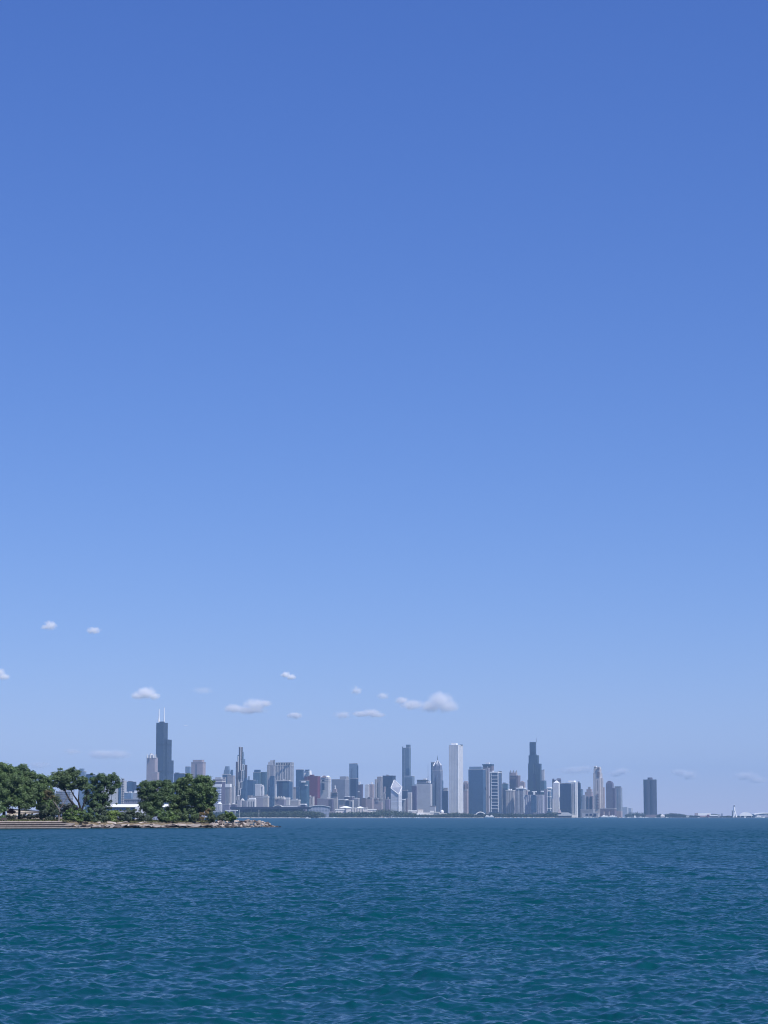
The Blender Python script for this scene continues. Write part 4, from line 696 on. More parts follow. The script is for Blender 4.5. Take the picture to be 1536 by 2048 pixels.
r = boxes('low_shed', 'low dark shed on the breakwater just left of the lighthouse', 'shed', 11500, [('walls', 1451, 1463, 1632, None, BROWN, 0), ('roof', 1453, 1460, 1630.8, 1631.95, GREY, 1)])
def lighthouse():
    D = 9600; r = empty('lighthouse', (X(1468.5, D), D, 1), label='white lighthouse with a dark lantern and splayed white base, on the breakwater', cat='lighthouse')
    cx = X(1468.2, D); mb = MB(); mb.tube((cx, D, Z(1622.5, D)), (cx, D, Z(1612.6, D)), 4.4, 3.2, 16); mb.build('tower', WHITE, r)
    mb = MB(); mb.tube((cx, D, Z(1612.6, D)), (cx, D, Z(1612.1, D)), 4.6, 4.6, 16); mb.build('gallery', DARKM, r)
    mb = MB(); mb.tube((cx, D, Z(1612.1, D)), (cx, D, Z(1610.4, D)), 2.4, 2.2, 10); mb.build('lantern', DARKM, r)
    mb = MB(); mb.tube((cx, D, Z(1610.4, D)), (cx, D, Z(1609.5, D)), 2.5, .3, 10); mb.build('lantern_roof', WHITE, r)
    for dx, w_ in ((-2, -4), (3, 8.5)):
        mb = MB(); mb.tube((cx + w_ * 1.0, D - 2, .3), (cx + dx * .6, D, Z(1622, D)), 3.0, 2.6, 10); mb.build('base_leg', WHITE, r)
    mb = MB(); mb.box(cx - 9, cx - 5.5, D + 2, D + 10, .3, Z(1621, D)); mb.build('grey_annex', GREY, r)  # grey annex beside the white tower
    mb = MB(); mb.box(cx - 10, cx + 15, D - 6, D + 12, -.5, 2.2); mb.build('stone_base', ROOFG, r)
lighthouse()
r = tent('domed_tent', 'large white sloping dome tent right of the lighthouse', 9900, 1477.5, 1505.5, 1624.6, 1631.8)
D = 9900; mb = MB(); mb.box(X(1481, D), X(1504, D), D + 3, D + 40, .3, Z(1631.7, D)); mb.build('dark_base', NAVY, r)
r = curved_roof('arched_hall', 'long hall with a thin white arched roof at the far right edge', 'hall', 10500, 1508, 1560, 1625.2, 1628, 0, facade((.42, .44, .50), (.2, .22, .3), 6, .5, 6, .5, .2), WHITE, 70, eave=1.8)
r = boxes('small_house', 'pale house with a light roof on the shore right of the lobed tower', 'house', 11300, [('walls', 1321, 1329.5, 1632, None, PALE, 0)])
D = 11300; mb = MB(); a, c = X(1320.5, D), X(1330, D); mb.prism([(a, D - 1), (c, D - 1), (c, D + 10), (a, D + 10)], Z(1632, D), Z(1628.6, D), top=[(a + 7, D + 4), (c - 12, D + 4), (c - 12, D + 6), (a + 7, D + 6)]); mb.build('roof', PALE, r)
r = boxes('small_hut', 'tiny white flat hut on the breakwater left of the pier building', 'hut', 11000, [('walls', 1372, 1377.5, 1632.4, None, PALE, 0), ('roof', 1371.6, 1378, 1631.4, 1632.4, WHITE, -1)])
# breakwaters: rough stone strips
def stone_strip(name, label, ptsx, z, w_, m, kind=None, cat='breakwater', seed=1, step=7):
    rs = random.Random(seed); mb = MB()
    for (xa, Ya), (xb, Yb) in zip(ptsx, ptsx[1:]):
        A = (X(xa, Ya, 1635), Ya); C_ = (X(xb, Yb, 1635), Yb); L_ = math.hypot(A[0] - C_[0], A[1] - C_[1]); n = max(2, int(L_ / step))
        for i in range(n):
            t = (i + rs.random() * .5) / n; cx, cy_ = A[0] + (C_[0] - A[0]) * t, A[1] + (C_[1] - A[1]) * t; s_ = step * (.5 + .4 * rs.random()); h = z * (.6 + .6 * rs.random())
            f = [(cx + s_ * math.cos(a + rs.random() * .5), cy_ + w_ * .5 * math.sin(a + rs.random() * .5)) for a in [k * math.pi / 3 for k in range(6)]]
            mb.prism(f, -.6 - rs.random() * .1, h, top=inset(f, 1.2))
    o = mb.build(name, m); return tag(o, label=label, cat=cat, kind=kind)
ROCKL = plain((.34, .32, .30), .9, .3, .3, name='pale rock')
stone_strip('breakwater', 'pale rock breakwater line along the shore under the long black hall', [(425, 6960), (520, 7080), (600, 7220)], 2.6, 10, ROCKL)
stone_strip('seawall', 'low pale seawall strip below the trees and museums', [(605, 7240), (655, 7480), (680, 7680), (760, 8080), (860, 8230), (985, 8410)], 1.9, 8, ROCKL, seed=3, cat='seawall')
stone_strip('seawall', 'thin pinkish sandy strip at the waterline right of the white arch', [(990, 8420), (1060, 8460), (1110, 8500)], 2.0, 8, plain((.45, .38, .34), .9, .15, .1, name='sand'), seed=4, cat='seawall')
stone_strip('seawall', 'dark low harbour wall from the white ship to the lobed tower', [(1112, 8500), (1165, 8540), (1250, 9200), (1330, 11100)], 1.7, 8, plain((.14, .14, .15), .9, .2, .1, name='dark stone'), seed=5, cat='seawall')
stone_strip('breakwater', 'long dark low breakwater reaching past the lighthouse to the right edge', [(1330, 9700), (1440, 9500), (1600, 9500)], 2.9, 9, plain((.10, .11, .13), .9, .2, .1, name='dark rock'), seed=6)
# ------------------------------------------------------------------ far trees
_leafm = {}
def leaf(c, name='foliage', sc_=.25, tr=.25):
    if c in _leafm: return _leafm[c]
    m, n, l = newmat(name); geo = N(n, 'ShaderNodeNewGeometry'); nz = N(n, 'ShaderNodeTexNoise'); nz.inputs['Scale'].default_value = sc_; nz.inputs['Detail'].default_value = 3
    l.new(geo.outputs['Position'], nz.inputs['Vector'])
    mx = N(n, 'ShaderNodeMix', data_type='RGBA'); cr = N(n, 'ShaderNodeMapRange'); cr.inputs[1].default_value = .3; cr.inputs[2].default_value = .7
    l.new(nz.outputs[0], cr.inputs[0]); l.new(cr.outputs[0], mx.inputs[0])
    mx.inputs[6].default_value = (*[q * .6 for q in c], 1); mx.inputs[7].default_value = (c[0] * 1.5, c[1] * 1.35, c[2] * 1.2, 1)
    b = N(n, 'ShaderNodeBsdfPrincipled'); l.new(mx.outputs[2], b.inputs['Base Color']); b.inputs['Roughness'].default_value = .55
    o = N(n, 'ShaderNodeOutputMaterial')
    if tr:
        t = N(n, 'ShaderNodeBsdfTranslucent'); l.new(mx.outputs[2], t.inputs[0]); ms = N(n, 'ShaderNodeMixShader'); ms.inputs[0].default_value = tr
        l.new(b.outputs[0], ms.inputs[1]); l.new(t.outputs[0], ms.inputs[2]); l.new(ms.outputs[0], o.inputs[0])
    else: l.new(b.outputs[0], o.inputs[0])
    _leafm[c] = m; return m
def quads_mesh(name, C_, S_, mat, rs, parent=None, flat=.0, nrm=None):
    """one small four-cornered leaf cluster at every centre"""
    n = len(C_); a = rs.normal(size=(n, 3)); a[:, 2] *= (1 - flat)
    if nrm is not None: a -= (a * nrm).sum(1)[:, None] * nrm
    a /= np.linalg.norm(a, axis=1)[:, None]; b = rs.normal(size=(n, 3)) if nrm is None else np.cross(nrm, a); b -= (a * b).sum(1)[:, None] * a; b /= np.linalg.norm(b, axis=1)[:, None]
    s_ = S_[:, None]; V = np.stack([C_ - a * s_, C_ - b * s_ * .55, C_ + a * s_, C_ + b * s_ * .55], 1).reshape(-1, 3)
    if parent is not None and parent.type == 'EMPTY': V = V - np.array(parent.location)[None]
    me = bpy.data.meshes.new(name); me.vertices.add(4 * n); me.vertices.foreach_set('co', V.astype(np.float32).ravel()); me.loops.add(4 * n); me.loops.foreach_set('vertex_index', np.arange(4 * n, dtype=np.int32))
    me.polygons.add(n); me.polygons.foreach_set('loop_start', np.arange(n, dtype=np.int32) * 4); me.update(calc_edges=True); me.materials.append(mat)
    o = bpy.data.objects.new(name, me); col.objects.link(o)
    if parent is not None: o.parent = parent
    return o
def treeline(name, label, prof, D0, D1, seed, c, cat='trees', per=1.5):
    """prof: list of (photo column, row of the tops); a band of crowns standing on the far shore"""
    rs = np.random.RandomState(seed); C_ = []; S_ = []
    px = prof[0][0]
    while px < prof[-1][0]:
        top = np.interp(px, [p[0] for p in prof], [p[1] for p in prof]); t = (px - prof[0][0]) / (prof[-1][0] - prof[0][0]); D = D0 + (D1 - D0) * t + rs.uniform(0, 60)
        h = (Z(top, D) - 1) * rs.uniform(.82, 1.06); cx = X(px, D, 1628); rr = h * rs.uniform(.42, .6)
        k = 300; u = rs.normal(size=(k, 3)); u /= np.linalg.norm(u, axis=1)[:, None]; rad = rs.uniform(.3, 1.08, k)[:, None]
        pts = np.array([cx, D, h * .52]) + u * rad * np.array([rr * 1.15, rr * 1.15, h * .5]); C_.append(pts); S_.append(rs.uniform(1.1, 2.2, k))
        px += per * rs.uniform(.5, 1.1) * max(.6, rr / 5)
    o = quads_mesh(name, np.concatenate(C_), np.concatenate(S_), leaf(c, sc_=.05, tr=.1), rs); tag(o, label=label, cat=cat, kind='stuff')
FT = (.05, .08, .045)
treeline('treeline', 'far dark tree belt between the rubble tip and the black hall', [(423, 1624), (440, 1622.5), (470, 1625), (520, 1622.5), (560, 1621.5), (600, 1620), (636, 1622)], 7150, 7270, 21, FT)
treeline('treeline', 'far dark tree belt in front of the museum and spired building', [(600, 1621), (640, 1623.5), (690, 1624), (720, 1622.5), (752, 1622), (762, 1617), (775, 1617), (800, 1621), (830, 1625.5)], 7600, 8330, 22, FT)
treeline('treeline', 'low far scrub along the shore before the white low museums', [(825, 1629), (850, 1628.5), (860, 1629.5), (880, 1628), (900, 1625), (915, 1623.5), (940, 1627), (960, 1630), (975, 1628)], 8450, 8560, 23, (.06, .085, .05))
treeline('treeline', 'far dark tree belt between the white arch and the pitched-roof pavilion', [(968, 1628), (990, 1625.5), (1010, 1627), (1030, 1625.5), (1060, 1628), (1085, 1627), (1105, 1622.5), (1112, 1624)], 8700, 8900, 24, (.04, .065, .045))
treeline('treeline', 'dark far trees left of the lobed tower', [(1253, 1628), (1262, 1624), (1275, 1623.8), (1288, 1625.5)], 11300, 11500, 25, (.035, .055, .04))
treeline('treeline', 'small dark trees just right of the lobed tower', [(1316, 1628.5), (1322, 1627), (1328, 1630)], 11500, 11500, 26, (.035, .055, .04))
treeline('treeline', 'rounded long dark tree mass between the lobed tower and the pier building', [(1329, 1629), (1333, 1626), (1350, 1625.8), (1362, 1627), (1372, 1629.6), (1392, 1630.6), (1398, 1631)], 11600, 11600, 27, (.035, .055, .04))
treeline('treeline', 'dark far scrub along the breakwater around the lighthouse', [(1440, 1632.6), (1452, 1631.5), (1470, 1632), (1482, 1631), (1505, 1631.5), (1512, 1627.5), (1516, 1631), (1536, 1632)], 11000, 10600, 28, (.035, .055, .04), per=1.4)
# ------------------------------------------------------------------ the point: stepped revetment, rock slabs, rubble, grass, trees
def DP(px): return H * F / (np.interp(px, [-400, 0, 160, 430, 560], [1659.5, 1658, 1656.6, 1655.6, 1654.4]) - HOR)     # waterline distance
def W(px, dY=0.0):
    D = float(DP(px)) + dY; return X(px, D, 1650), D
LIME = plain((.27, .235, .21), .85, .22, .6, name='limestone'); LIMEP = plain((.42, .36, .315), .85, .18, .5, name='pale limestone')
WET = plain((.07, .06, .05), .4, .3, .8, name='wet stone'); DARKS = plain((.10, .08, .075), .9, .25, .7, name='dark brown stone')
# land body
SOIL = plain((.20, .16, .10), .95, .3, .5, name='soil')
back = [W(545, 40), W(430, 150), W(160, 420), W(-400, 900)]
front = [W(-400, 9), W(0, 9), W(128, 9), W(160, 5), W(300, 4.5), W(430, 4.5), W(500, 6), W(535, 9)]
mb = MB(); zs = [2.15] * 3 + [1.75, 1.5, 1.35, .7, -.6]; bz = [-.3, 1.6, 3.3, 3.9]
mb.prism(front + back, -2, zs + bz)
tag(mb.build('promontory_ground', SOIL), kind='structure')
def grass():
    rs = np.random.RandomState(5); C_ = []
    for px0, px1, d0, d1, n in ((-60, 130, 9.5, 34, 9000), (130, 430, 5.5, 14, 16000), (160, 430, 14, 40, 5000), (95, 160, 9, 40, 3000)):
        px = rs.uniform(px0, px1, n); dy = rs.uniform(d0, d1, n) ** 1.0
        D = DP(px) + dy; C_.append(np.stack([(px - CX) / F * D * 1.0, D, 2.05 + .25 * rs.rand(n) + dy * .012 - (px > 160) * .3], 1))
    C_ = np.concatenate(C_); o = quads_mesh('grass', C_, rs.uniform(.12, .3, len(C_)), leaf((.13, .15, .06), 'grass', .3, .2), rs); tag(o, kind='stuff', label='dry grass and weeds on top of the stone shore', cat='grass')
grass()
# stepped revetment
def steps():
    r = empty('stone_steps', (*W(60), 0), label='long pale stone steps descending to the water at the left edge', cat='stepped revetment')
    for k, (yt, xe) in enumerate(((1642.3, 137), (1646.2, 149), (1650.2, 152), (1654.0, 176))):
        mb = MB(); mr = MB(); step_d = 8.4 - 2.6 * k; seg = 26; P = []
        for i in range(seg + 1):
            px = -300 + (xe + 300) * i / seg; x, D = W(px, step_d); z = H - (H + 0) * 0 + Z(yt + (float(np.interp(px, [0, 160], [.6, 0])) if k > 1 else 0), D) - H; P.append((x, D, z))
        for (x0, d0, z0), (x1, d1, z1) in zip(P, P[1:]):
            e0, e1 = d0 + 3.2, d1 + 3.2; jt = .015
            mb.prism([(x0 + jt, d0), (x1 - jt, d1), (x1 - jt, e1), (x0 + jt, e0)], min(z0, z1) - .30, [z0, z1, z1, z0])
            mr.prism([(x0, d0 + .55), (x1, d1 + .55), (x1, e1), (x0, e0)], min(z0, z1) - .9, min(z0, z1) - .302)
        s_ = mb.build('step', LIMEP if k == 0 else LIME, r); mr.build('recessed_course', DARKS if k < 3 else WET, r)  # recessed courses get a darker stone colour than the steps
steps()
def rock(rs, sx, sy, sz, n=13, name='boulder', m=LIME):
    import bmesh
    bm = bmesh.new()
    for _ in range(n):
        v = rs.normal(size=3); v /= np.linalg.norm(v); v = np.sign(v) * np.abs(v) ** .62
        bm.verts.new((v[0] * sx, v[1] * sy, v[2] * sz))
    bmesh.ops.convex_hull(bm, input=bm.verts[:]); bmesh.ops.delete(bm, geom=[v for v in bm.verts if not v.link_faces], context='VERTS')
    me = bpy.data.meshes.new(name); bm.to_mesh(me); bm.free(); me.materials.append(m); return me
rs = np.random.RandomState(8)
RK = {k: [rock(rs, 1, .9, .8, 14, 'boulder', m) for _ in range(7)] for k, m in dict(pale=LIMEP, grey=LIME, dark=DARKS, wet=WET).items()}
SL = {k: [rock(rs, 1, .8, .75, 26, 'stone_slab', m) for _ in range(6)] for k, m in dict(pale=LIMEP, grey=LIME, dark=DARKS, wet=WET).items()}
def put(meshes, name, x, y, z, sx, sy, sz, label, group, cat, rs):
    o = bpy.data.objects.new(name, meshes[rs.randint(len(meshes))]); col.objects.link(o); o.location = (x, y, z); o.scale = (sx, sy, sz)
    o.rotation_euler = (rs.uniform(-.25, .25), rs.uniform(-.25, .25), rs.uniform(-.5, .5)); tag(o, label=label, cat=cat, group=group)
# low ledge of slabs from the steps to the rubble
px = 137.0
while px < 432:
    w_ = rs.uniform(1.0, 3.4); step_ = w_ * 2 / (DP(px) / F) * .43
    x, D = W(px, 4.6); put(SL['pale' if rs.rand() < .5 else 'grey'], 'stone_slab', x, D, Z(1647.5 + rs.uniform(-.8, 1.6), D) - .45, w_ * .62, 2.6, rs.uniform(.3, .5), 'pale sunlit slab in the upper ledge of the rocky shore', 'slabs of the rocky shore', 'rock', rs)
    if px > 150:
        x, D = W(px + rs.uniform(-3, 3), 2.2); put(SL['grey' if rs.rand() < .55 else 'dark'], 'stone_slab', x, D, rs.uniform(.45, .75), w_ * .62, 1.9, rs.uniform(.3, .45), 'brownish slab in the lower ledge of the rocky shore', 'lower slabs of the rocky shore', 'rock', rs)
    x, D = W(px + rs.uniform(-3, 3), .8); put(SL['wet'], 'wet_slab', x, D, .02, w_ * .7, 1.1, .34, 'dark wet slab at the waterline of the rocky shore', 'wet slabs at the waterline', 'rock', rs)
    if rs.rand() < .7 and px > 165:
        x, D = W(px, rs.uniform(5.6, 8)); put(SL[['pale', 'grey', 'pale', 'dark'][rs.randint(4)]], 'stone_slab', x, D, 1.6 + rs.uniform(-.12, .2), rs.uniform(.9, 2.0), 1.4, rs.uniform(.3, .55), 'slab lying loose on top of the rocky shore', 'loose slabs above the ledge', 'rock', rs)
    px += step_
# rubble heap of the tip
n = 0
for layer, (dy, fr) in enumerate(((.6, 0.0), (2.4, .33), (4.2, .66), (6.2, 1.0))):
    px = 424.0
    while px < 553:
        topz = float(np.interp(px, [424, 440, 470, 512, 527, 540, 548, 558], [1.7, 1.9, 2.15, 2.1, 1.7, 1.0, .35, -.3]))
        s_ = rs.uniform(.45, .95) * (1 if layer else .85); x, D = W(px, dy + rs.uniform(-.7, .7)); z = fr * topz - .15 + rs.uniform(-.12, .12)
        if topz > 0 or layer == 0:
            kind = 'wet' if layer == 0 else ('pale' if rs.rand() < (.15 if layer < 3 else .35) else ('dark' if rs.rand() < .4 else 'grey'))
            lab = {0: 'dark wet boulder at the waterline of the rubble tip', 1: 'brown boulder low on the slope of the rubble tip', 2: 'broken boulder high on the slope of the rubble tip', 3: 'pale broken boulder along the crest of the rubble tip'}[layer]
            put(RK[kind], 'boulder', x, D, max(z, .05) if px < 558 else -.05, s_ * rs.uniform(.8, 1.5), s_, s_ * rs.uniform(.6, 1.0), lab, ['waterline boulders', 'lower slope boulders', 'upper slope boulders', 'crest boulders'][layer] + ' of the rubble tip', 'boulder', rs); n += 1
        px += s_ * 1.35 / (DP(px) / F) * rs.uniform(.8, 1.2)
print('boulders', n)
x, D = W(559, .6); put(RK['wet'], 'lone_boulder', x, D, .0, .8, .7, .42, 'small dark boulder standing apart off the end of the rubble tip', None, 'boulder', rs)
# pale retaining wall behind the left trees, with a dark hedge at its foot
def ramp_wall():
    D = float(DP(50)) + 60; r = empty('retaining_wall', (X(50, D), D, 2), label='sunlit pale concrete wall of large panels seen under the left trees', cat='wall')
    P_ = lambda px, py, d: (X(px, D + d, py), D + d, Z(py, D + d)); m = plain((.68, .60, .48), .85, .1, .4, name='concrete')
    for i in range(8):
        a, c = 14 + i * 9.2, 14 + (i + 1) * 9.2 - .35; tp = lambda q: float(np.interp(q, [14, 86], [1618.3, 1623.6])); bt = lambda q: float(np.interp(q, [14, 86], [1633, 1625.2]))
        mb = MB(); da, dc = (a - 14) * .35, (c - 14) * .35
        A, C_, E, G = P_(a, bt(a), da), P_(c, bt(c), dc), P_(c, tp(c), dc), P_(a, tp(a), da); q = [A, C_, E, G]; o = [(p[0], p[1] + .5, p[2]) for p in q]
        mb.poly(q); mb.poly(o[::-1])
        for k in range(4): mb.poly([q[k], o[k], o[(k + 1) % 4], q[(k + 1) % 4]])
        mb.build('panel', m, r)
    mb = MB()
    for py in (1, 2):
        pass
    A = P_(14, 1625.5, -.12); C_ = P_(86, 1624.4, 72 * .35 - .12); mb.tube(A, C_, .07, .07, 4)
    A = P_(14, 1617.6, -.05); C_ = P_(92, 1623.2, 78 * .35 - .05); mb.tube(A, C_, .12, .12, 4); mb.build('rail', DARKM, r)
ramp_wall()
LD = 210
# ---- trees
BARK = plain((.018, .016, .015), .95, .25, 1.5, name='bark'); BARKP = plain((.20, .17, .16), .9, .2, 1.5, name='pale bark')
def tree(name, label, D, base, lobes, seed, c=(.055, .095, .035), cat='tree', group=None, bark=BARK, trunk_r=.42, dens=1.0, leafsz=(.14, .29), limbs=True, fork=None, gz=2.0, clump=(1.0, 1.9)):
    """base: photo column of the foot; lobes: (column, row, half width, half height) of the parts of the crown, in photo pixels"""
    rs = np.random.RandomState(seed); k = D / F
    bx = X(base, D, 1640); root = empty(name, (bx, D, gz), label=label, cat=cat, group=group)
    tb = MB(); C_ = []; S_ = []; N_ = []
    ctr = [(X(a, D, b_), D + rs.uniform(-1, 1) * min(2.5, rx * k * .5), Z(b_, D)) for a, b_, rx, ry in lobes]
    lowz = min(p[2] for p in ctr); fz = gz + (np.mean([p[2] for p in ctr]) - gz) * .38 if fork is None else Z(fork, D)
    if limbs:
        p = np.array((bx, D, gz - .4)); q = np.array((bx + rs.uniform(-.3, .3), D, fz)); tb.tube(p, (p + q) / 2 + (rs.uniform(-.15, .15), 0, 0), trunk_r * 1.15, trunk_r * .9, 8); tb.tube((p + q) / 2 , q, trunk_r * .9, trunk_r * .75, 8); forkp = q
    for (a, b_, rx, ry), cc in zip(lobes, ctr):
        rxm, rym = rx * k, ry * k; cc = np.array(cc)
        nsub = max(4, int(4.6 * dens * rxm * rym / 2.4)); subs = []
        for i in range(nsub):
            u = rs.normal(size=3); u /= np.linalg.norm(u); rad = rs.uniform(.2, 1.15); subs.append(cc + u * rad * np.array((rxm, min(rxm, 3.8), rym)))
        fr = []
        for i in range(int(nsub * 1.3)):
            u = rs.normal(size=3); u[1] *= .4; u /= np.linalg.norm(u); fr.append(cc + u * rs.uniform(.95, 1.45) * np.array((rxm, min(rxm, 3), rym)))
        if limbs:
            mid = forkp * .45 + cc * .55 + (rs.uniform(-.4, .4), 0, rs.uniform(-.1, .5)); r0 = trunk_r * (.62 if len(lobes) > 1 else .75)
            tb.tube(forkp, mid, r0, r0 * .6, 6); tb.tube(mid, cc, r0 * .6, r0 * .28, 6)
            for s_ in subs[::2]: st = mid * .35 + cc * .65; tb.tube(st, s_, r0 * .24, .03, 4)
        for q_, s_ in enumerate(subs + fr):
            cr = rs.uniform(*clump) if q_ < len(subs) else rs.uniform(.28, .7); m_ = int(LD * cr * cr * rs.uniform(.7, 1.2)); u = rs.normal(size=(m_, 3)); u /= np.linalg.norm(u, axis=1)[:, None]
            C_.append(s_ + u * (cr * np.minimum(np.abs(rs.normal(.8, .2, m_)), 1.4)[:, None]) * np.array((1, 1, .75))); nn = u * .8 + np.array((0, 0, .35)) + rs.normal(size=(m_, 3)) * .38; N_.append(nn / np.linalg.norm(nn, axis=1)[:, None]); S_.append(rs.uniform(*leafsz, m_))
    C_ = np.concatenate(C_); ok = C_[:, 2] > gz + .1
    cm = leaf((c[0] * 2.1, c[1] * 2.1, c[2] * 2.2), 'leaves', .5, .3)
    if tb.f: tb.build('trunk', bark, root)
    quads_mesh('crown', C_[ok], np.concatenate(S_)[ok], cm, rs, root, nrm=np.concatenate(N_)[ok]); return root
G1 = 'big trees of the point'
d0 = lambda px, dy=20: float(DP(px)) + dy
tree('broadleaf_tree', 'tallest leafy tree at the left edge of the point, its trunk beside the pale wall', d0(10, 26), 8, [(12, 1534, 12, 9), (0, 1544, 16, 12), (-16, 1550, 20, 14), (24, 1544, 12, 10), (22, 1562, 20, 18), (2, 1572, 26, 20), (30, 1584, 18, 18), (-15, 1592, 24, 22), (12, 1600, 24, 14), (-32, 1570, 16, 24), (-10, 1614, 26, 10)], 31, group=G1, trunk_r=.55)
tree('broadleaf_tree', 'dense rounded tree in front of the pale concrete wall, second from the left edge', d0(40, 30), 38, [(42, 1539, 9, 8), (36, 1548, 12, 10), (52, 1556, 16, 14), (58, 1548, 9, 9), (44, 1578, 18, 18), (66, 1574, 14, 16), (58, 1596, 18, 12), (38, 1600, 16, 12), (46, 1610, 18, 7)], 32, c=(.05, .088, .034), group=G1)
tree('broadleaf_tree', 'tree with a smooth mid-green crown left of the brown-patched bare tree', d0(84, 24), 81, [(84, 1557, 15, 8), (76, 1570, 15, 14), (94, 1566, 12, 12), (86, 1586, 17, 12), (80, 1602, 16, 10), (96, 1602, 10, 10), (90, 1614, 12, 7)], 33, c=(.062, .105, .038), group=G1)
tree('dying_tree', 'half-bare pale tree with a rusty brown patch of dead leaves', d0(116, 11), 117.5, [(98, 1590, 9, 7)], 34, c=(.07, .065, .03), group=G1, bark=BARKP, trunk_r=.28, fork=1620, clump=(.7, 1.2), dens=1.6)
# bare limbs of the dying tree
def bare():
    D = d0(117, 17); r = empty('bare_tree', (X(118, D), D, 2), label='leafless forked pale sapling beside the leaning tree', cat='tree'); mb = MB(); P_ = lambda a, b_: (X(a, D, b_), D, Z(b_, D))
    for a, c, r0, r1 in (((118, 1637), (117.5, 1620), .3, .22), ((117.5, 1620), (110, 1608), .2, .12), ((110, 1608), (101, 1600), .12, .05), ((117.5, 1620), (126, 1610), .2, .13), ((126, 1610), (132, 1599), .13, .08), ((132, 1599), (136, 1590), .08, .03), ((110, 1608), (112, 1590), .1, .04), ((126, 1610), (121, 1594), .1, .03), ((112, 1590), (108, 1580), .05, .02), ((121, 1594), (124, 1582), .05, .02), ((132, 1599), (140, 1596), .06, .02)):
        mb.tube(P_(*a), P_(*c), r0, r1, 6)
    mb.build('trunk', BARKP, r)
bare()
tree('green_sapling', 'dull green sparse tree directly below the rusty brown patch', d0(104, 22), 100, [(100, 1605, 12, 8), (112, 1598, 7, 7), (88, 1614, 8, 7), (104, 1619, 12, 8)], 35, c=(.05, .075, .034), trunk_r=.18, dens=.7)
# leaning tree with long visible limbs
def leaning():
    D = d0(165, 14); root = tree('leaning_tree', 'open tree whose dark trunk leans left with long bare limbs', D, 164, [(124, 1546, 9, 8), (114, 1552, 7, 6), (145, 1552, 8, 6), (132, 1566, 9, 6), (137, 1543, 8, 6), (118, 1558, 11, 9), (136, 1560, 12, 9), (153, 1546, 8, 8), (150, 1562, 9, 8), (108, 1568, 6, 6), (160, 1572, 9, 7), (126, 1573, 9, 5), (143, 1576, 7, 5), (168, 1560, 5, 8)], 36, c=(.055, .09, .038), group=G1, limbs=False, dens=.62, clump=(.8, 1.4))
    mb = MB(); P_ = lambda a, b_, d=0: (X(a, D, b_), D + d, Z(b_, D))
    for a, c, r0, r1 in (((164, 1641), (163, 1624), .62, .5), ((163, 1624), (152, 1614), .42, .36), ((152, 1614), (138, 1598), .36, .28), ((138, 1598), (128, 1578), .28, .18), ((128, 1578), (122, 1558), .18, .08), ((163, 1624), (157, 1604), .42, .3), ((157, 1604), (147, 1590), .3, .2), ((147, 1590), (137, 1570), .2, .1), ((157, 1604), (158, 1580), .22, .12), ((158, 1580), (154, 1556), .12, .05), ((128, 1578), (112, 1566), .12, .04), ((147, 1590), (150, 1566), .1, .04), ((163, 1624), (170, 1600), .3, .2), ((170, 1600), (178, 1580), .2, .1), ((137, 1570), (140, 1550), .08, .03)):
        mb.tube(P_(*a), P_(*c), r0, r1, 7)
    mb.build('trunk', BARK, root)
leaning()
tree('broadleaf_tree', 'ragged-edged tree right of the leaning trunk, branches reaching over the white shed', d0(195, 20), 196, [(186, 1558, 13, 9), (203, 1551, 5, 8), (214, 1560, 12, 9), (226, 1558, 7, 8), (178, 1570, 9, 10), (200, 1572, 20, 11), (226, 1576, 10, 8), (186, 1588, 16, 13), (208, 1590, 15, 12), (192, 1604, 20, 11), (212, 1608, 14, 9), (180, 1616, 14, 10), (200, 1618, 16, 7), (234, 1568, 5, 5)], 37, c=(.042, .078, .034), group=G1, dens=.9, clump=(.7, 1.4))
tree('broadleaf_tree', 'left tree of the dense leafy clump in front of the black skyscraper', d0(300, 22), 301, [(290, 1568, 9, 6), (304, 1567, 7, 5), (318, 1570, 9, 7), (335, 1567, 7, 6), (286, 1584, 10, 13), (304, 1586, 15, 14), (322, 1582, 12, 10), (336, 1580, 9, 10), (294, 1606, 13, 13), (312, 1602, 12, 10), (302, 1623, 14, 9), (332, 1596, 8, 7), (318, 1616, 10, 8)], 38, c=(.048, .085, .034), group=G1, dens=1.55, clump=(.85, 1.6))
tree('broadleaf_tree', 'middle tree of the dense leafy clump, highest of the three', d0(355, 26), 352, [(355, 1566, 7, 8), (364, 1562, 6, 7), (377, 1555, 5, 6), (376, 1568, 9, 11), (360, 1582, 12, 13), (376, 1588, 12, 13), (352, 1600, 13, 12), (370, 1604, 14, 12), (346, 1618, 13, 9), (366, 1619, 14, 8)], 39, c=(.058, .098, .036), group=G1, dens=1.55, clump=(.85, 1.6))
tree('broadleaf_tree', 'right tree of the dense leafy clump, leaning toward the rubble tip', d0(398, 20), 398, [(391, 1562, 6, 7), (404, 1558, 6, 6), (413, 1559, 5, 6), (398, 1576, 15, 14), (414, 1572, 12, 12), (423, 1584, 8, 12), (422, 1600, 9, 10), (404, 1596, 18, 14), (388, 1590, 11, 14), (410, 1614, 14, 9), (392, 1618, 16, 10)], 40, c=(.052, .092, .034), group=G1, dens=1.55, clump=(.85, 1.6))
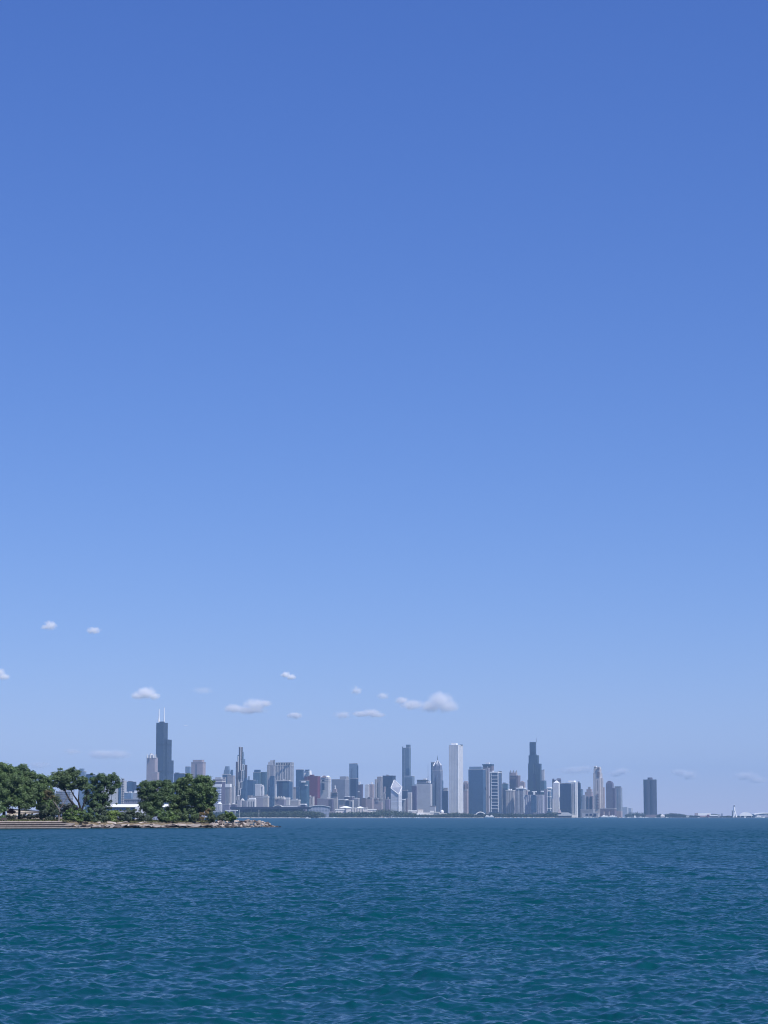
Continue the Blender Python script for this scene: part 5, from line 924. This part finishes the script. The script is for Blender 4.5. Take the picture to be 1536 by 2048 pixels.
# bushes
BU = [('bright green bush at the right end of the stone steps', 9, 147, [(140, 1632, 9, 8), (150, 1628, 10, 9), (158, 1634, 7, 7), (134, 1636, 6, 5)], (.07, .13, .03)),
      ('mid-green bush directly right of the leaning trunk', 9, 175, [(172, 1632, 8, 8), (183, 1634, 8, 7)], (.06, .115, .035)),
      ('dark bush reaching down over the pale slabs right of the leaning trunk', 7, 197, [(192, 1642, 8, 5), (202, 1638, 8, 7)], (.045, .085, .035)),
      ('blue-green shaggy bush under the ragged-edged tree', 13, 208, [(200, 1626, 10, 8), (214, 1630, 9, 9)], (.04, .075, .04)),
      ('yellow-green bush with a dark foot in front of the white shed', 8, 226, [(224, 1632, 8, 6), (230, 1627, 7, 6), (227, 1641, 5, 5)], (.10, .16, .035)),
      ('long dull green shrub bank in front of the long white shed', 16, 250, [(243, 1630, 10, 8), (258, 1628, 10, 9), (268, 1632, 8, 7)], (.045, .08, .04)),
      ('small dark bush sitting on the slabs below the long white shed', 7, 253, [(250, 1642, 5, 5), (257, 1640, 5, 6)], (.04, .075, .035)),
      ('dark shrub at the left foot of the leafy clump', 9, 289, [(284, 1636, 7, 7), (294, 1640, 6, 5), (278, 1632, 6, 6)], (.038, .07, .036)),
      ('bright green bush in front of the left part of the leafy clump', 7, 325, [(322, 1630, 7, 8), (326, 1636, 7, 5)], (.06, .12, .03)),
      ('light green bush in front of the middle of the leafy clump', 7, 341, [(340, 1628, 7, 7), (344, 1635, 6, 5)], (.07, .13, .032)),
      ('broad rounded green bush in front of the right part of the leafy clump', 7, 372, [(360, 1632, 10, 8), (374, 1630, 10, 9), (386, 1635, 8, 6)], (.055, .10, .032)),
      ('small dark upright shrub beside the dry brown bush', 6, 424, [(424, 1630, 4, 7), (423, 1640, 4, 5)], (.045, .08, .03)),
      ('bright green bush standing alone on the rubble tip', 6, 459, [(458, 1631, 8, 6), (463, 1635, 7, 4), (452, 1635, 6, 4)], (.075, .14, .028)),
      ('small dark bush left of the bright green bush on the rubble tip', 6, 446, [(445, 1635, 4, 4)], (.04, .075, .03)),
      ('dark leafy shrub under the brown-patched bare tree', 16, 96, [(92, 1624, 9, 8), (106, 1628, 8, 9), (98, 1634, 8, 6)], (.035, .065, .03)),
      ('bluish dark shrub mass filling the space under the long bare limbs', 34, 138, [(126, 1622, 9, 8), (138, 1620, 9, 9), (150, 1624, 8, 9), (132, 1630, 10, 5)], (.035, .06, .04)),
      ('dark clipped hedge along the foot of the pale concrete wall', 46, 40, [(22, 1635, 10, 3.2), (38, 1634, 10, 3.5), (54, 1633, 10, 3.5), (70, 1631.5, 9, 3.5), (83, 1630, 7, 4), (10, 1635, 8, 4)], (.018, .035, .02)),
      ('light green leaves hanging at the far left edge above the stone steps', 14, 3, [(4, 1614, 9, 7), (-6, 1622, 8, 8)], (.06, .12, .04))]
for i, (lb, dy, bs, lo, c) in enumerate(BU):
    c = (c[0] * .78 + .008, c[1] * .82, c[2] * .9 + .004)
    if i != 16: lo = [(a, b_ - 1, rx * 1.22, ry * 1.2) for a, b_, rx, ry in lo] + [(bs, 1637, 9, 4)]
    if i == 16: tree('hedge', lb, d0(bs, dy), bs, lo, 60 + i, c=c, cat='hedge', limbs=True, trunk_r=.06, clump=(.5, .9), dens=1.6)
    else: tree('bush', lb, d0(bs, dy), bs, lo, 60 + i, c=c, cat='bush', group='bushes along the rocky shore', trunk_r=.07, clump=(.55, 1.0), leafsz=(.16, .32), dens=1.3)
tree('dry_bush', 'dry pinkish-brown bush at the right foot of the leafy clump', d0(410, 8), 410, [(408, 1632, 8, 8), (417, 1628, 6, 9), (400, 1637, 8, 4)], 90, c=(.13, .105, .05), cat='bush', trunk_r=.06, clump=(.5, .9), leafsz=(.1, .22), dens=.8)
tree('red_leaved_bush', 'dark red-leaved bush in front of the pale concrete wall', d0(22, 40), 22, [(20, 1622, 4, 2.6), (25, 1622.5, 3.5, 2.5)], 91, c=(.13, .035, .03), cat='bush', trunk_r=.06, clump=(.5, .8), leafsz=(.14, .26))
# shade structure and rocks by the left tree foot
r = empty('stone_bench', (*W(7, 11), 2.1), label='dark bulky bench at the foot of the leftmost tree on the top step', cat='bench')
x, D = W(7, 11); mb = MB(); mb.box(x - .9, x + .9, D, D + .6, 2.3 + .2, 2.3 + .42); mb.build('seat', DARKS, r)
mb = MB(); mb.box(x - .9, x + .9, D + .5, D + .66, 2.73, 3.2); mb.build('backrest', DARKS, r)
for s_ in (-.7, .7): mb = MB(); mb.box(x + s_ - .12, x + s_ + .12, D + .05, D + .6, 2.0, 2.49); mb.build('leg', DARKS, r)
# ------------------------------------------------------------------ boats
HULLB = plain((.04, .05, .08), .4, .05, name='dark hull')
def hull(mb, L_, w_, h, x, y, z, nose=.25):
    pts = lambda k, yk: [(x - L_ / 2, y - w_ / 2 * yk), (x + L_ * (.5 - nose), y - w_ / 2 * yk), (x + L_ / 2 * k, y), (x + L_ * (.5 - nose), y + w_ / 2 * yk), (x - L_ / 2, y + w_ / 2 * yk)]
    mb.prism(pts(.9, .7), z - .3, z + h, top=pts(1.0, 1.0))
def motorboat(px, D, L_, label, group=None, flip=1, name='motorboat', cabin=True):
    x = X(px, D, 1635); r = empty(name, (x, D, 0), label=label, cat='boat', group=group)
    mb = MB(); hull(mb, L_ * flip, L_ * .3, L_ * .13, x, D, 0); mb.build('hull', WHITE, r)
    if cabin:
        mb = MB(); a = x - L_ * .12; mb.prism([(a - L_ * .18, D - L_ * .1), (a + L_ * .2, D - L_ * .1), (a + L_ * .2, D + L_ * .1), (a - L_ * .18, D + L_ * .1)], L_ * .13, L_ * .24, top=[(a - L_ * .15, D - L_ * .08), (a + L_ * .1, D - L_ * .08), (a + L_ * .1, D + L_ * .08), (a - L_ * .15, D + L_ * .08)]); mb.build('cabin', WHITE, r)
        mb = MB(); mb.box(a - L_ * .13, a + L_ * .1, D - L_ * .104, D + L_ * .104, L_ * .165, L_ * .2); mb.build('window_band', DARKM, r)
        mb = MB(); mb.tube((a, D, L_ * .24), (a, D, L_ * .42), L_ * .012, L_ * .006, 5); mb.build('mast', WHITE, r)
    return r
def sailboat(px, D, hm, label, sails=1, lean=0, group=None):
    x = X(px, D, 1635); r = empty('sailboat', (x, D, 0), label=label, cat='sailboat', group=group); L_ = hm * .75
    mb = MB(); hull(mb, L_, L_ * .26, L_ * .1, x, D, 0); mb.build('hull', WHITE, r)
    mb = MB(); mb.tube((x, D, L_ * .1), (x, D, hm), .12, .06, 6); mb.build('mast', PALE, r)
    mb = MB(); a, b_, c = (x - .15, D - .1, L_ * .2), (x - L_ * .42, D - .5, L_ * .22), (x - .15, D - .1, hm * .97); mb.poly([a, c, b_]); mb.poly([(p[0], p[1] + .08, p[2]) for p in (a, b_, c)]); mb.build('mainsail', WHITE, r)
    mb = MB(); a, b_, c = (x + .2, D - .1, L_ * .16), (x + L_ * .42, D - .3, L_ * .14), (x + .2, D - .1, hm * .85); mb.poly([a, b_, c]); mb.poly([(p[0], p[1] + .08, p[2]) for p in (a, c, b_)]); mb.build('jib', WHITE, r)
motorboat(616, 5200, 13, 'white motorboat under way, nearest boat, right of the rubble tip')
motorboat(771.5, 6300, 10, 'white motorboat on the water below the beige slab tower', flip=-1)
motorboat(1130 - 73.5, 8400, 10, 'small white boat near the sandy strip left of the wide finned block')
rs = np.random.RandomState(3); marina = 'moored boats of the marina'
for q in (643, 647.5, 651, 654, 656.5, 660, 663, 666.5, 669.5, 673): motorboat(q + rs.uniform(-.6, .6), 7330 + rs.uniform(-80, 40), rs.uniform(7.5, 11), 'white moored boat in the row below the gatehouse and the arena', marina, flip=rs.choice([-1, 1]), name='moored_boat')
m2 = 'boats moored by the white museums'
for q in (806.5, 810.5, 815, 820, 830, 833.5, 837, 840.5, 852, 859.5, 788, 797): motorboat(q + rs.uniform(-.6, .6), 8080 + rs.uniform(-60, 40), rs.uniform(8, 12), 'white moored boat in the loose row below the white low museums', m2, flip=rs.choice([-1, 1]), name='moored_boat')
for q in (1226 - 170, 1068, 1002, 1010, 1022, 1037, 1045): motorboat(q, 8380 + rs.uniform(-60, 30), rs.uniform(8, 11), 'white moored boat along the shore between the white arch and the sandy strip', 'boats moored right of the white arch', flip=rs.choice([-1, 1]), name='moored_boat')
for q in (1170, 1176, 1183, 1188, 1240, 1247): motorboat(q, 8480, rs.uniform(8, 12), 'white moored boat beside the white ship in the harbour', 'boats moored beside the ship', flip=rs.choice([-1, 1]), name='moored_boat')
motorboat(1257.5, 8600, 13, 'low white motorboat left of the small sailboat'); motorboat(1283, 8800, 22, 'large white motor yacht right of the small sailboat', name='motor_yacht'); motorboat(1293, 8600, 15, 'white motorboat at the foot of the dark lobed tower')
motorboat(1311, 8900, 8, 'tiny white boat between the lobed tower and the pale house'); motorboat(1334, 8900, 12, 'low white boat in front of the pale house'); motorboat(1397, 9000, 9, 'tiny white boat below the pier building with the long white roof')
motorboat(1418.5, 9050, 7, 'tiny white boat below the brick block of the pier'); motorboat(1520, 8300, 36, 'large white boat in front of the arched hall at the right edge', name='motor_yacht')
sailboat(1270, 8500, 13, 'small sailboat with full white sails left of the lobed tower'); sailboat(1490, 8300, 9.5, 'small sailboat with a white sail below the domed tent')
def ship(px0, px1, D, label, name='ship'):
    a, c = X(px0, D), X(px1, D); L_ = c - a; r = empty(name, ((a + c) / 2, D, 0), label=label, cat='ship')
    mb = MB(); hull(mb, -L_, 12, 3.2, (a + c) / 2, D, 0, .12); mb.build('hull', WHITE, r)
    mb = MB(); mb.box(a + L_ * .14, c - L_ * .04, D - 5, D + 5, 3.2, 5.9); mb.build('lower_deck', WHITE, r)
    mb = MB(); mb.box(a + L_ * .2, a + L_ * .5, D - 4.5, D + 4.5, 5.9, 8.4); mb.build('upper_deck', WHITE, r)
    mb = MB(); mb.box(a + L_ * .62, c - L_ * .12, D - 4.5, D + 4.5, 5.9, 8.6); mb.build('aft_deck', WHITE, r)
    mb = MB(); mb.box(a + L_ * .15, c - L_ * .05, D - 5.1, D - 5.0, 4.0, 5.0); mb.build('window_band', DARKM, r)
    mb = MB(); mb.box(a + L_ * .26, a + L_ * .34, D - 3, D + 3, 8.4, 10.4); mb.build('bridge', WHITE, r)
    mb = MB(); mb.tube((a + L_ * .75, D, 8.6), (a + L_ * .76, D, 11.5), 1.4, 1.1, 10); mb.build('funnel', PALE, r)
ship(1196, 1234, 8500, 'long white passenger ship moored below the violet brick building')
ship(967.5, 988, 8000, 'low white excursion boat in front of the white arch', 'excursion_boat')
# light poles along the far shore
for q, lb in ((470, 'tall pale light pole left of the black hall end'), (479, 'first of two close pale light poles before the black hall'), (518, 'pale light pole in front of the middle of the black hall')):
    D = 7120; x = X(q, D); r = empty('light_pole', (x, D, 1), label=lb, cat='light pole'); mb = MB(); mb.tube((x, D, .5), (x, D, Z(1620.5, D)), .7, .5, 6); mb.build('pole', PALE, r); mb = MB(); mb.box(x - 1.6, x + 1.6, D - .6, D + .6, Z(1620.5, D), Z(1619.7, D)); mb.build('lamp_head', PALE, r)
# ------------------------------------------------------------------ airliner
def plane():
    D = 24000; x = X(371.7, D, 1451.5); z = Z(1451.5, D); r = empty('airliner', (x, D, z), label='distant white airliner flying right of the white rooftop antennas', cat='aeroplane')
    mb = MB(); mb.tube((x - 17, D, z), (x + 14, D, z - .6), 1.9, 2.1, 12); mb.tube((x + 14, D, z - .6), (x + 18, D, z - 1), 2.1, .4, 12); mb.tube((x - 21, D, z + .8), (x - 17, D, z), .5, 1.9, 12); mb.build('fuselage', WHITE, r)
    for s_ in (-1, 1):
        mb = MB(); mb.prism([(x + 3, D), (x - 3, D), (x - 9, D + 17 * s_), (x - 6.5, D + 17 * s_)][::s_], z - 1, z - .4); mb.build('wing', WHITE, r)
        mb = MB(); mb.tube((x - 2, D + 6 * s_, z - 2.2), (x + 2.4, D + 6 * s_, z - 2.2), 1.0, 1.2, 10); mb.build('engine', GREY, r)
        mb = MB(); mb.prism([(x - 16, D), (x - 19.5, D), (x - 21.5, D + 6 * s_), (x - 20, D + 6 * s_)][::s_], z + .8, z + 1.1); mb.build('tailplane', WHITE, r)
    mb = MB(); mb.prism([(x - 15.5, D - .3), (x - 15.5, D + .3), (x - 21, D + .3), (x - 21, D - .3)], z + 1, z + 8, top=[(x - 20, D - .2), (x - 20, D + .2), (x - 22.5, D + .2), (x - 22.5, D - .2)]); mb.build('tail_fin', plain((.2, .25, .4), .5, name='tail paint'), r)
plane()
# ------------------------------------------------------------------ clouds
def cloud(label, lobes, dens, alt=1150, seed=0, edge=.75):
    """lobes: (column, row, half width, half height) in photo pixels; all clouds float at one height"""
    cy_ = max(l_[1] + l_[3] for l_ in lobes); D = min(70000, (alt - H) / slope(CX, cy_)[1]); k = D / F
    L_ = [((X(a, D, b_)), Z(b_, D), rx * k, ry * k) for a, b_, rx, ry in lobes]
    x0, x1 = min(l_[0] - l_[2] for l_ in L_), max(l_[0] + l_[2] for l_ in L_); z0, z1 = min(l_[1] - l_[3] for l_ in L_), max(l_[1] + l_[3] for l_ in L_); dp = (x1 - x0) * .3
    c = ((x0 + x1) / 2, D, (z0 + z1) / 2); mb = MB(); mb.box(x0 - c[0], x1 - c[0], -dp, dp, z0 - c[2], z1 - c[2])
    m, n, l = newmat('cloud'); tc = N(n, 'ShaderNodeTexCoord'); best = None
    nz = N(n, 'ShaderNodeTexNoise'); size = z1 - z0; nz.inputs['Scale'].default_value = 3.0 / size; nz.inputs['Detail'].default_value = 5; nz.inputs['Roughness'].default_value = .62
    mp = N(n, 'ShaderNodeMapping'); mp.inputs['Location'].default_value = (seed * 371.3 % 997, seed * 97.1, 0); l.new(tc.outputs['Object'], mp.inputs[0]); l.new(mp.outputs[0], nz.inputs['Vector'])
    for lx, lz, rx, rz in L_:
        v = N(n, 'ShaderNodeVectorMath', operation='SUBTRACT'); l.new(tc.outputs['Object'], v.inputs[0]); v.inputs[1].default_value = (lx - c[0], 0, lz - c[2])
        d = N(n, 'ShaderNodeVectorMath', operation='DIVIDE'); l.new(v.outputs[0], d.inputs[0]); d.inputs[1].default_value = (rx, dp, rz)
        le = N(n, 'ShaderNodeVectorMath', operation='LENGTH'); l.new(d.outputs[0], le.inputs[0]); q = math_(n, l, 'SUBTRACT', 1.0, le.outputs['Value'])
        best = q if best is None else math_(n, l, 'MAXIMUM', best, q)
    q = math_(n, l, 'ADD', best, math_(n, l, 'MULTIPLY', math_(n, l, 'SUBTRACT', nz.outputs[0], .62), 1.5))
    q = math_(n, l, 'MAXIMUM', math_(n, l, 'MULTIPLY', q, 1 / edge), 0.0); q = math_(n, l, 'MINIMUM', q, 1.0)
    pv = N(n, 'ShaderNodeVolumePrincipled'); pv.inputs['Color'].default_value = (1, 1, 1, 1); pv.inputs['Anisotropy'].default_value = -.2
    l.new(math_(n, l, 'MULTIPLY', q, 2.0 * dens / (dp * .8)), pv.inputs['Density']); o = N(n, 'ShaderNodeOutputMaterial'); l.new(pv.outputs[0], o.inputs['Volume'])
    ob = mb.build('cloud', m); ob.location = c; tag(ob, label=label, cat='cloud', group='small fair-weather clouds')
CL = [('small pale cloud high at left, left one of the highest pair', [(101, 1251, 17, 12), (92, 1254, 12, 7)], 1.0),
      ('small flat cloud high at left, right one of the highest pair', [(187, 1261, 19, 9)], 1.0),
      ('cloud cut off by the left edge of the picture', [(-8, 1346, 26, 15), (8, 1353, 16, 8)], 1.3),
      ('rounded white cloud just above and left of the rooftop antennas', [(292, 1386, 26, 15), (280, 1391, 22, 10), (308, 1392, 16, 9)], 1.8),
      ('wide lumpy white cloud right of the antennas', [(510, 1410, 30, 16), (468, 1417, 26, 11), (500, 1420, 40, 11), (532, 1407, 16, 9)], 1.5),
      ('tiny white cloud high between the antennas and the tall white tower', [(572, 1350, 13, 8), (582, 1354, 13, 7)], 1.8),
      ('tiny flat cloud right of the wide lumpy cloud', [(590, 1431, 20, 9)], 1.3),
      ('faint round wisp left of the largest cloud, the upper one', [(713, 1381, 14, 11)], .7),
      ('faint round wisp nearest to the largest cloud', [(766, 1392, 15, 9)], .7),
      ('faint flat wisp left of the elongated small cloud', [(684, 1430, 22, 10)], .7),
      ('elongated small white cloud below and left of the largest cloud', [(742, 1426, 26, 10), (722, 1428, 22, 8), (755, 1430, 20, 7)], 1.4),
      ('largest and brightest cloud, a rounded head trailing a tail to the left', [(880, 1402, 32, 24), (895, 1412, 28, 17), (862, 1412, 30, 16), (825, 1410, 34, 13), (803, 1401, 18, 9)], 1.4),
      ('broad faint cloud bank left of the black skyscraper', [(205, 1509, 40, 13), (235, 1509, 34, 12)], 1.15),
      ('very faint low wisp above the left trees', [(145, 1503, 24, 8), (80, 1530, 30, 10)], .7),
      ('faint long low cloud left of the tall white stone tower', [(1150, 1541, 50, 10), (1170, 1536, 22, 7)], .95),
      ('faint low cloud right of the tall white stone tower', [(1243, 1543, 20, 10), (1230, 1548, 18, 8)], 1.2),
      ('faint slanting low cloud right of the lobed tower', [(1378, 1550, 24, 13), (1360, 1545, 24, 9)], 1.1),
      ('faint low cloud nearest the right edge', [(1492, 1552, 34, 12), (1515, 1560, 26, 9)], 1.05),
      ('very faint wisp high between the antennas and the wide lumpy cloud', [(405, 1381, 30, 10)], .2)]
for i, (lb, lo, de) in enumerate(CL): cloud(lb, lo, de, seed=i + 1)

# ------------------------------------------------------------------ pieces that belong to a part: one level deeper
SUB = {'roof': ('roof_box', 'roof_plant', 'rooftop_plant', 'roof_hump', 'roof_pavilion', 'roof_core', 'roof_fin', 'white_cap', 'roof_beacon', 'roof_opening'),
       'cabin': ('window_band', 'mast'), 'lower_deck': ('window_band',), 'upper_deck': ('bridge',), 'aft_deck': ('funnel',), 'lantern': ('lantern_roof',), 'tower': ('gallery',),
       'pale_crown': ('pyramid_turret', 'turret_base'), 'penthouse': ('penthouse_roof',), 'crown_tier': ('crown_opening', 'crown_block'), 'pole': ('lamp_head',), 'step': ()}
for r in [o for o in sc.objects if o.type == 'EMPTY']:
    ch = list(r.children); nm = lambda o: o.name.split('.')[0]
    for host, subs in SUB.items():
        h = [c for c in ch if nm(c) == host]
        if not h: continue
        for c in ch:
            if nm(c) in subs and c.parent == r: c.parent = h[0]
